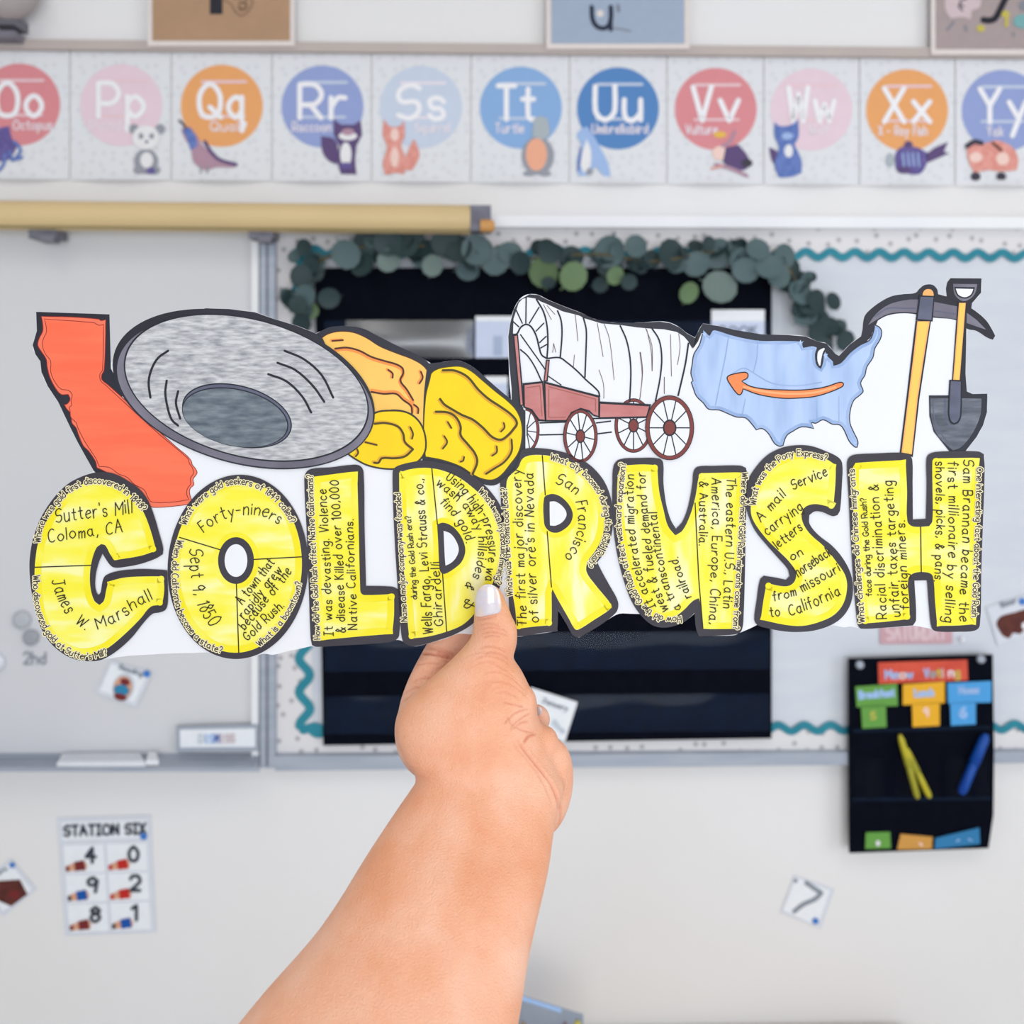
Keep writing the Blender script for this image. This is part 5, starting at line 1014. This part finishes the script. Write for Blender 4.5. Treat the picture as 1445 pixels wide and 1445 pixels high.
Hw(Uu, [('It accelerated migration', k10(505, 1090, 440, 950, 395, 780, 372, 620, 358, 420, 355, 195), 13), ('west & fueled demand for', k10(595, 1112, 525, 960, 490, 800, 470, 600, 450, 400, 435, 180), 13), ('a transcontinental', k10(680, 1100, 620, 1000, 575, 850, 540, 680, 515, 450), 12.5), ('railroad.', k10(750, 1020, 700, 900, 655, 755), 12.5),
 ('The eastern U.S., Latin', k10(990, 215, 985, 600, 965, 1095), 13), ('America, Europe, China,', k10(890, 215, 890, 700, 872, 1205), 13), ('& Australia.', k10(808, 240, 805, 670), 11.5)])
S_ = letter('S', k11(160, 310, 210, 210, 300, 110, 400, 58, 500, 40, 600, 45, 700, 80, 785, 122, 812, 165, 810, 300, 797, 480, 780, 515, 745, 522, 680, 495, 625, 490, 588, 515, 590, 575, 650, 650, 740, 720, 810, 800, 865, 900, 885, 1000, 872, 1110, 820, 1200, 740, 1260, 620, 1300, 500, 1310, 400, 1303, 300, 1283, 235, 1262, 215, 1222, 230, 1100, 253, 955, 280, 927, 360, 940, 430, 955, 455, 930, 440, 880, 380, 810, 300, 720, 220, 620, 175, 520, 152, 410),
 k11(190, 450, 200, 370, 240, 270, 320, 175, 420, 112, 520, 88, 620, 98, 700, 132, 768, 175, 765, 300, 750, 470, 690, 450, 620, 440, 560, 460, 535, 510, 550, 580, 600, 650, 690, 730, 770, 830, 830, 920, 845, 1000, 822, 1110, 760, 1190, 660, 1240, 540, 1268, 420, 1260, 258, 1225, 275, 1100, 298, 975, 380, 995, 450, 995, 490, 960, 495, 900, 450, 830, 380, 760, 300, 680, 230, 590, 195, 520))
Q(S_, 'What was the Pony Express?', k11(205, 445, 225, 330, 285, 225, 370, 145, 460, 100, 560, 95, 640, 110, 705, 128), 9.8)
Hw(S_, [('A mail', k11(258, 560, 430, 385), 14), ('Service', k11(480, 340, 712, 245), 14.5), ('carrying', k11(305, 655, 545, 475), 14), ('letters', k11(375, 745, 545, 615), 14), ('on', k11(470, 825, 545, 780), 13), ('horseback', k11(515, 935, 740, 785), 14), ('from', k11(345, 1097, 500, 1062), 13), ('missouri', k11(548, 1040, 797, 893), 14), ('to', k11(325, 1210, 390, 1200), 14), ('California', k11(460, 1200, 620, 1140, 800, 1052), 16)])
H_ = letter('H', k12(243, 165, 258, 122, 300, 103, 450, 95, 600, 90, 665, 98, 686, 140, 688, 300, 690, 545, 780, 540, 785, 300, 783, 135, 800, 102, 850, 85, 1000, 80, 1135, 82, 1172, 100, 1178, 200, 1165, 600, 1155, 900, 1145, 1265, 1110, 1300, 1000, 1308, 850, 1305, 820, 1285, 802, 1150, 788, 958, 700, 960, 712, 1225, 690, 1265, 500, 1280, 340, 1287, 320, 1270, 308, 1200, 290, 1000, 270, 700, 255, 400),
 k12(280, 200, 300, 160, 450, 150, 640, 140, 650, 350, 652, 555, 690, 592, 800, 590, 822, 555, 823, 350, 822, 150, 832, 130, 1140, 130, 1130, 400, 1120, 800, 1118, 1255, 1000, 1265, 855, 1268, 840, 1100, 825, 930, 790, 905, 700, 908, 658, 950, 665, 1100, 668, 1220, 500, 1240, 350, 1252, 333, 1100, 305, 800, 285, 500), div=[k12(743, 595, 747, 905)])
Q(H_, 'What challenges did Chinese immigrants', k12(345, 1245, 310, 800, 290, 450, 275, 205), 9.3)
Qi(H_, 'face during the Gold Rush?', k12(395, 1065, 375, 700, 355, 402), 8.8)
Q(H_, 'One interesting fact about the Gold Rush', k12(1143, 192, 1132, 600, 1108, 1205), 9.3)
Hw(H_, [('Racial discrimination &', k12(515, 1217, 490, 800, 452, 310), 13.5), ('unfair taxes targeting', k12(600, 1203, 580, 800, 550, 285), 13.5), ('foreign miners.', k12(662, 1155, 632, 555), 12.5), ('Sam Brannan became the', k12(1035, 140, 1030, 600, 1008, 1232), 13.5), ('first millionaire by selling', k12(930, 150, 935, 600, 905, 1238), 13.5), ('shovels, picks, & pans.', k12(845, 155, 850, 600, 838, 962), 12.5)])
# ------------------------------------------------------------------ the person's left forearm and hand
SM = 0.36/1000      # metres per pixel at the banner
def ring(C, a, b, n=28, e=1.0):
    out = []
    for k in range(n):
        t = 6.28318*k/n; c, s = math.cos(t), math.sin(t)
        c = math.copysign(abs(c)**e, c); s = math.copysign(abs(s)**e, s); out.append(C+a*c+b*s)
    return out
def loft(rings):
    n = len(rings[0]); vs = [v for r in rings for v in r]; fs = []
    for i in range(len(rings)-1):
        for k in range(n): fs.append((i*n+k, i*n+(k+1) % n, (i+1)*n+(k+1) % n, (i+1)*n+k))
    c0 = len(vs); vs.append(sum(rings[0], Vector())/n); vs.append(sum(rings[-1], Vector())/n)
    for k in range(n): fs.append((c0, (k+1) % n, k)); fs.append((c0+1, (len(rings)-1)*n+k, (len(rings)-1)*n+(k+1) % n))
    return vs, fs
def catrings(sec, sub_=4):
    """sec: (Lx,Ly,Rx,Ry,Y,b) rows -> smoothly interpolated rings"""
    R = []; N = len(sec)
    def val(i): return np.array(sec[max(0, min(N-1, i))], float)
    for i in range(N-1):
        for k in range(sub_):
            t = k/sub_; p0, p1, p2, p3 = val(i-1), val(i), val(i+1), val(i+2)
            R.append(0.5*(2*p1+(p2-p0)*t+(2*p0-5*p1+4*p2-p3)*t*t+(3*p1-p0-3*p2+p3)*t**3))
    R.append(val(N-1)); out = []
    for lx, ly, rx, ry, Y, b in R:
        A, B = P3(lx, ly, Y), P3(rx, ry, Y); C = (A+B)/2; a = (B-A)/2
        ax = Vector((-a.z, 0, a.x)).normalized()
        out.append(ring(C, a, Vector((0, b, 0)), 32, 0.95))
    return out
def finger(pts):
    """pts: (x,y,Y,radius in mm) -> rounded tapering chain"""
    P = []; N = len(pts)
    def val(i): return np.array(pts[max(0, min(N-1, i))], float)
    for i in range(N-1):
        for k in range(5):
            t = k/5; p0, p1, p2, p3 = val(i-1), val(i), val(i+1), val(i+2)
            P.append(0.5*(2*p1+(p2-p0)*t+(2*p0-5*p1+4*p2-p3)*t*t+(3*p1-p0-3*p2+p3)*t**3))
    P.append(val(N-1))
    C = [P3(*p[:3]) for p in P]; r = [p[3]/1000 for p in P]; rings = []
    u = None
    def frame(i):
        nonlocal u
        d = (C[min(i+1, len(C)-1)]-C[max(0, i-1)]).normalized()
        if u is None: u = d.orthogonal().normalized()
        u = (u-d*u.dot(d)).normalized(); return d, u, d.cross(u)
    for i in range(len(C)):
        d, a, b = frame(i)
        if i == 0:
            for q in (1.0, 0.75, 0.4): rings.append(ring(C[0]-d*r[0]*math.sin(q*1.45), a*r[0]*math.cos(q*1.45), b*r[0]*math.cos(q*1.45), 20))
        rings.append(ring(C[i], a*r[i], b*r[i], 20))
        if i == len(C)-1:
            for q in (0.4, 0.75, 1.0): rings.append(ring(C[i]+d*r[i]*math.sin(q*1.45), a*r[i]*math.cos(q*1.45), b*r[i]*math.cos(q*1.45), 20))
    return loft(rings)
def blob(x, y, Y, rx, ry, rz, rot=0):
    c = P3(x, y, Y); M = Matrix.Rotation(math.radians(rot), 3, 'Y'); rings = []
    for i in range(1, 12):
        t = math.pi*i/12; rings.append([c+M @ Vector((rx*math.sin(t)*math.cos(p), ry*math.sin(t)*math.sin(p), rz*math.cos(t))) for p in [6.28318*k/20 for k in range(20)]])
    return loft(rings)
parts_ = []
# forearm and wrist: traced silhouette left/right, distance, half thickness
parts_.append(loft(catrings([(60, 1880, 600, 1800, .335, .044), (210, 1620, 690, 1640, .365, .042), (338, 1447, 731, 1447, .392, .040), (443, 1325, 749, 1335, .415, .037), (517, 1209, 774, 1226, .438, .033), (556, 1150, 782, 1170, .452, .029), (590, 1098, 790, 1125, .463, .026), (584, 1078, 786, 1085, .470, .0245)])))
# heel of the hand and thenar mass up to the thumb
parts_.append(loft(catrings([(593, 1120, 782, 1150, .462, .024), (583, 1083, 797, 1110, .468, .0245), (568, 1062, 786, 1085, .471, .0245), (558, 1030, 774, 1050, .476, .024), (566, 1000, 760, 1012, .480, .0215), (592, 972, 751, 978, .483, .018), (622, 945, 737, 948, .486, .0145), (648, 920, 723, 925, .4875, .0115), (664, 900, 729, 902, .4885, .0100), (668, 880, 726, 882, .4890, .0092), (669, 862, 720, 863, .4892, .0086), (671, 845, 713, 846, .4897, .0076), (676, 833, 706, 833, .4902, .006), (684, 826.5, 699, 826.5, .4905, .003)])))
parts_.append(blob(773, 1112, .480, .0122, .013, .024, 10))      # hypothenar pad
parts_.append(blob(757, 1068, .479, .0095, .012, .016, 25))
parts_.append(blob(735, 1008, .479, .0078, .012, .014, 12))
parts_.append(blob(715, 905, .4885, .0052, .008, .012, 8))
parts_.append(blob(600, 1040, .492, .0150, .018, .021, -15))        # first knuckle
# fingers
parts_.append(finger([(592, 1035, .494, 12.2), (594, 1000, .499, 11.2), (603, 965, .505, 10.0), (622, 925, .5115, 9.4), (640, 893, .5135, 9.0), (655, 858, .5115, 8.4), (668, 825, .5105, 7.6), (674, 806, .5098, 6.6)]))   # index
parts_.append(finger([(603, 1025, .508, 11), (622, 975, .527, 10), (655, 925, .531, 9.2), (690, 885, .520, 8.6), (700, 855, .512, 7.8)]))      # middle
parts_.append(finger([(600, 1045, .507, 11), (625, 1015, .530, 10), (680, 985, .536, 9.2), (718, 988, .520, 8.6), (722, 1000, .503, 8)]))       # ring
parts_.append(finger([(610, 1065, .500, 11), (630, 1050, .524, 9.6), (690, 1035, .530, 8.6), (738, 1022, .524, 8.0), (754, 1016, .512, 7.8), (756, 1014, .506, 7.3)]))       # little finger, its tip showing at the right
me = bpy.data.meshes.new('tmp'); V = []; Fc = []
for vs, fs in parts_:
    k = len(V); V += [tuple(v) for v in vs]; Fc += [tuple(k+i for i in f) for f in fs]
me.from_pydata(V, [], Fc); me.update()
bm = bmesh.new(); bm.from_mesh(me); bmesh.ops.recalc_face_normals(bm, faces=bm.faces); bm.to_mesh(me); bm.free()
tmp = bpy.data.objects.new('tmp', me); COL.objects.link(tmp)
md = tmp.modifiers.new('r', 'REMESH'); md.mode = 'VOXEL'; md.voxel_size = 0.00115; md.use_smooth_shade = True
m2 = tmp.modifiers.new('s', 'SMOOTH'); m2.factor = 0.55; m2.iterations = 9
m3 = tmp.modifiers.new('u', 'SUBSURF'); m3.levels = 1; m3.render_levels = 1; m3.subdivision_type = 'CATMULL_CLARK'
dg = bpy.context.evaluated_depsgraph_get(); ev = tmp.evaluated_get(dg)
hm = bpy.data.meshes.new_from_object(ev); bpy.data.objects.remove(tmp)
n = len(hm.vertices); co = np.empty(n*3); hm.vertices.foreach_get('co', co); co = co.reshape(-1, 3)
no = np.empty(n*3); hm.vertices.foreach_get('normal', no); no = no.reshape(-1, 3)
sx_ = IMG/2+co[:, 0]/co[:, 1]*F; sy_ = HY-(co[:, 2]-CZ)/co[:, 1]*F
view = co-np.array([0, 0, CZ]); view /= np.linalg.norm(view, axis=1)[:, None]
front = np.clip(-(no*view).sum(1)*2.5, 0, 1)
disp = np.zeros(n); flush_shade = np.zeros(n)
def near(pts):
    P = np.array(smooth(pts, False, 5, 120)); best = np.full(n, 1e9); tt = np.zeros(n)
    x0, x1, y0, y1 = P[:, 0].min()-14, P[:, 0].max()+14, P[:, 1].min()-14, P[:, 1].max()+14
    ix = np.where((sx_ > x0) & (sx_ < x1) & (sy_ > y0) & (sy_ < y1))[0]
    L = len(P)-1
    for i in range(L):
        a, b = P[i], P[i+1]; d = b-a; l2 = max(1e-9, d@d)
        t = np.clip(((sx_[ix]-a[0])*d[0]+(sy_[ix]-a[1])*d[1])/l2, 0, 1)
        dist = np.hypot(sx_[ix]-a[0]-t*d[0], sy_[ix]-a[1]-t*d[1])
        u = dist < best[ix]; best[ix[u]] = dist[u]; tt[ix[u]] = (i+t[u])/L
    return best, tt
def crease(pts, w=1.6, depth=0.35, red=0.3, lip=0.35, ysel=None):
    global disp, flush_shade
    d, t = near(pts); f = np.clip(np.minimum(t, 1-t)*7, 0, 1)*front
    if ysel: f = f*((co[:, 1] > ysel[0]) & (co[:, 1] < ysel[1]))
    g = np.exp(-(d/w)**2)*f; g2 = np.exp(-((d-w*2.3)/(w*1.4))**2)*f
    disp += 1.7*(-depth*g+lip*depth*g2)/1000; flush_shade = np.maximum(flush_shade, 0.75*red*g)  # red in the folds: skin redness, partly shade painted into the colour
kh = crop(500, 800, 400)          # the 360x400 crop shares this scale
h_ = lambda *a: [(500+a[i]/3.611, 800+a[i+1]/3.611) for i in range(0, len(a), 2)]
ht = lambda *a: [(540+a[i]/7.225, 780+a[i+1]/7.225) for i in range(0, len(a), 2)]
# creases over the thumb joint
for p in (ht(960, 690, 1060, 670, 1180, 640), ht(970, 750, 1080, 725, 1210, 760), ht(985, 790, 1100, 765, 1230, 790, 1290, 830), ht(990, 830, 1110, 812, 1220, 830, 1290, 860), ht(1000, 870, 1110, 850, 1210, 862)): crease(p, 1.3, 0.22, 0.28)
for p in (ht(960, 985, 1060, 960, 1180, 980, 1270, 1030), ht(1010, 1040, 1110, 1020, 1230, 1050, 1300, 1105), ht(930, 1080, 1060, 1055, 1200, 1085, 1310, 1150)): crease(p, 1.5, 0.24, 0.28)
for p in (h_(600, 500, 680, 485, 760, 520, 850, 590), h_(640, 545, 730, 535, 810, 570, 880, 640), h_(660, 590, 750, 585, 840, 625, 900, 690), h_(700, 640, 780, 640, 850, 680), h_(560, 460, 620, 440, 720, 450, 790, 480)): crease(p, 1.5, 0.2, 0.16)
for p in (h_(900, 725, 840, 735, 790, 770, 755, 810), h_(905, 745, 860, 765, 815, 800, 790, 840), h_(895, 790, 850, 795, 800, 830), h_(780, 760, 800, 800, 850, 830, 930, 850), h_(750, 690, 810, 700, 870, 720)): crease(p, 1.3, 0.28, 0.35)
crease(h_(930, 848, 890, 862, 860, 900), 1.8, 0.5, 0.5)
# the long fold between wrist and the heel of the palm
crease(h_(830, 870, 860, 925, 910, 990, 960, 1050, 1005, 1110, 1030, 1180, 1045, 1250), 1.7, 0.5, 0.34)
crease(h_(800, 880, 840, 940, 900, 1010, 950, 1080, 985, 1150, 1010, 1220), 1.3, 0.2, 0.2)
crease(h_(1010, 1120, 1040, 1200, 1050, 1280, 1035, 1330), 1.6, 0.35, 0.3)
# index finger folds
crease(ht(375, 1030, 470, 1030, 560, 1045, 640, 1065, 710, 1090), 1.7, 0.6, 0.6, ysel=(.49, .54))
crease(ht(440, 960, 560, 985, 680, 1035, 740, 1060), 2.4, 0.3, 0.35, ysel=(.49, .54))
crease(ht(540, 1010, 620, 1030, 700, 1075), 6, 0.2, 0.5, ysel=(.49, .54))
for p in (h_(290, 590, 340, 570, 420, 575), h_(250, 650, 300, 620, 380, 615), h_(245, 690, 300, 655, 350, 650), h_(310, 500, 380, 490, 440, 500)): crease(p, 1.5, 0.25, 0.25, ysel=(.488, .54))
rng = np.random.RandomState(3)
co2 = co+no*disp[:, None]
hm.vertices.foreach_set('co', co2.reshape(-1)); hm.update()
at_ = hm.attributes.new('flush_shade', 'FLOAT', 'POINT'); at_.data.foreach_set('value', np.clip(flush_shade, 0, 1))
for p_ in hm.polygons: p_.use_smooth = True
hm.materials.clear(); hm.materials.append(MAT['skin']); hm.name = 'arm_and_hand'
o0 = P3(700, 1110, .465)
pe = thing('person', "person's bare left forearm and hand with pearly nails, holding up the paper banner", 'person', o0)
hm.vertices.foreach_set('co', (co2-np.array(o0)).reshape(-1)); hm.update()
arm = bpy.data.objects.new('arm_and_hand', hm); COL.objects.link(arm); arm.parent = pe
# nails: a curved plate following the outline seen in the photograph
def nail(name, label, outline, cx, cy, Y, rx, bulge, lift):
    pts = smooth(outline, True, 4, 70); rings = []
    c = Vector((sum(p[0] for p in pts)/len(pts), sum(p[1] for p in pts)/len(pts))); g = G(); vs = []; K = 7; n_ = len(pts)
    for k in range(K):
        s = [1.0, .985, .93, .8, .6, .35, .12][k]; e = [-.0006, -.0001, .00015, .0003, .0004, .00045, .00048][k]
        for p in pts:
            q = c+(Vector(p)-c)*s; dx = (q.x-cx)/rx; vs.append(P3(q.x, q.y, Y-bulge*math.sqrt(max(0, 1-min(1, dx*dx)))-e-lift+abs(q.y-cy)*0.00001))
    fs = [(k*n_+i, k*n_+(i+1) % n_, (k+1)*n_+(i+1) % n_, (k+1)*n_+i) for k in range(K-1) for i in range(n_)]
    fs.append(tuple((K-1)*n_+i for i in range(n_)))
    g.add(vs, fs, 'nail_polish', True); pe['_o'] = tuple(o0); return g.build(name, pe, label)
nl = ht(945, 640, 942, 560, 945, 460, 965, 390, 1005, 340, 1060, 322, 1110, 325, 1155, 350, 1185, 400, 1203, 460, 1212, 530, 1205, 590, 1180, 615, 1120, 630, 1050, 645, 990, 655, 955, 652)
nail('thumbnail', 'pearly white thumbnail', nl, 691, 850, .4892, 27, .0092, 0.0004)

nail('fingernail', 'pearly nail of the little finger', ell(760.5, 1003.5, 4.2, 6.5, 16), 768, 1004, .5005, 14, .003, 0.0)
for o in bpy.data.objects:
    if '_o' in o: del o['_o']
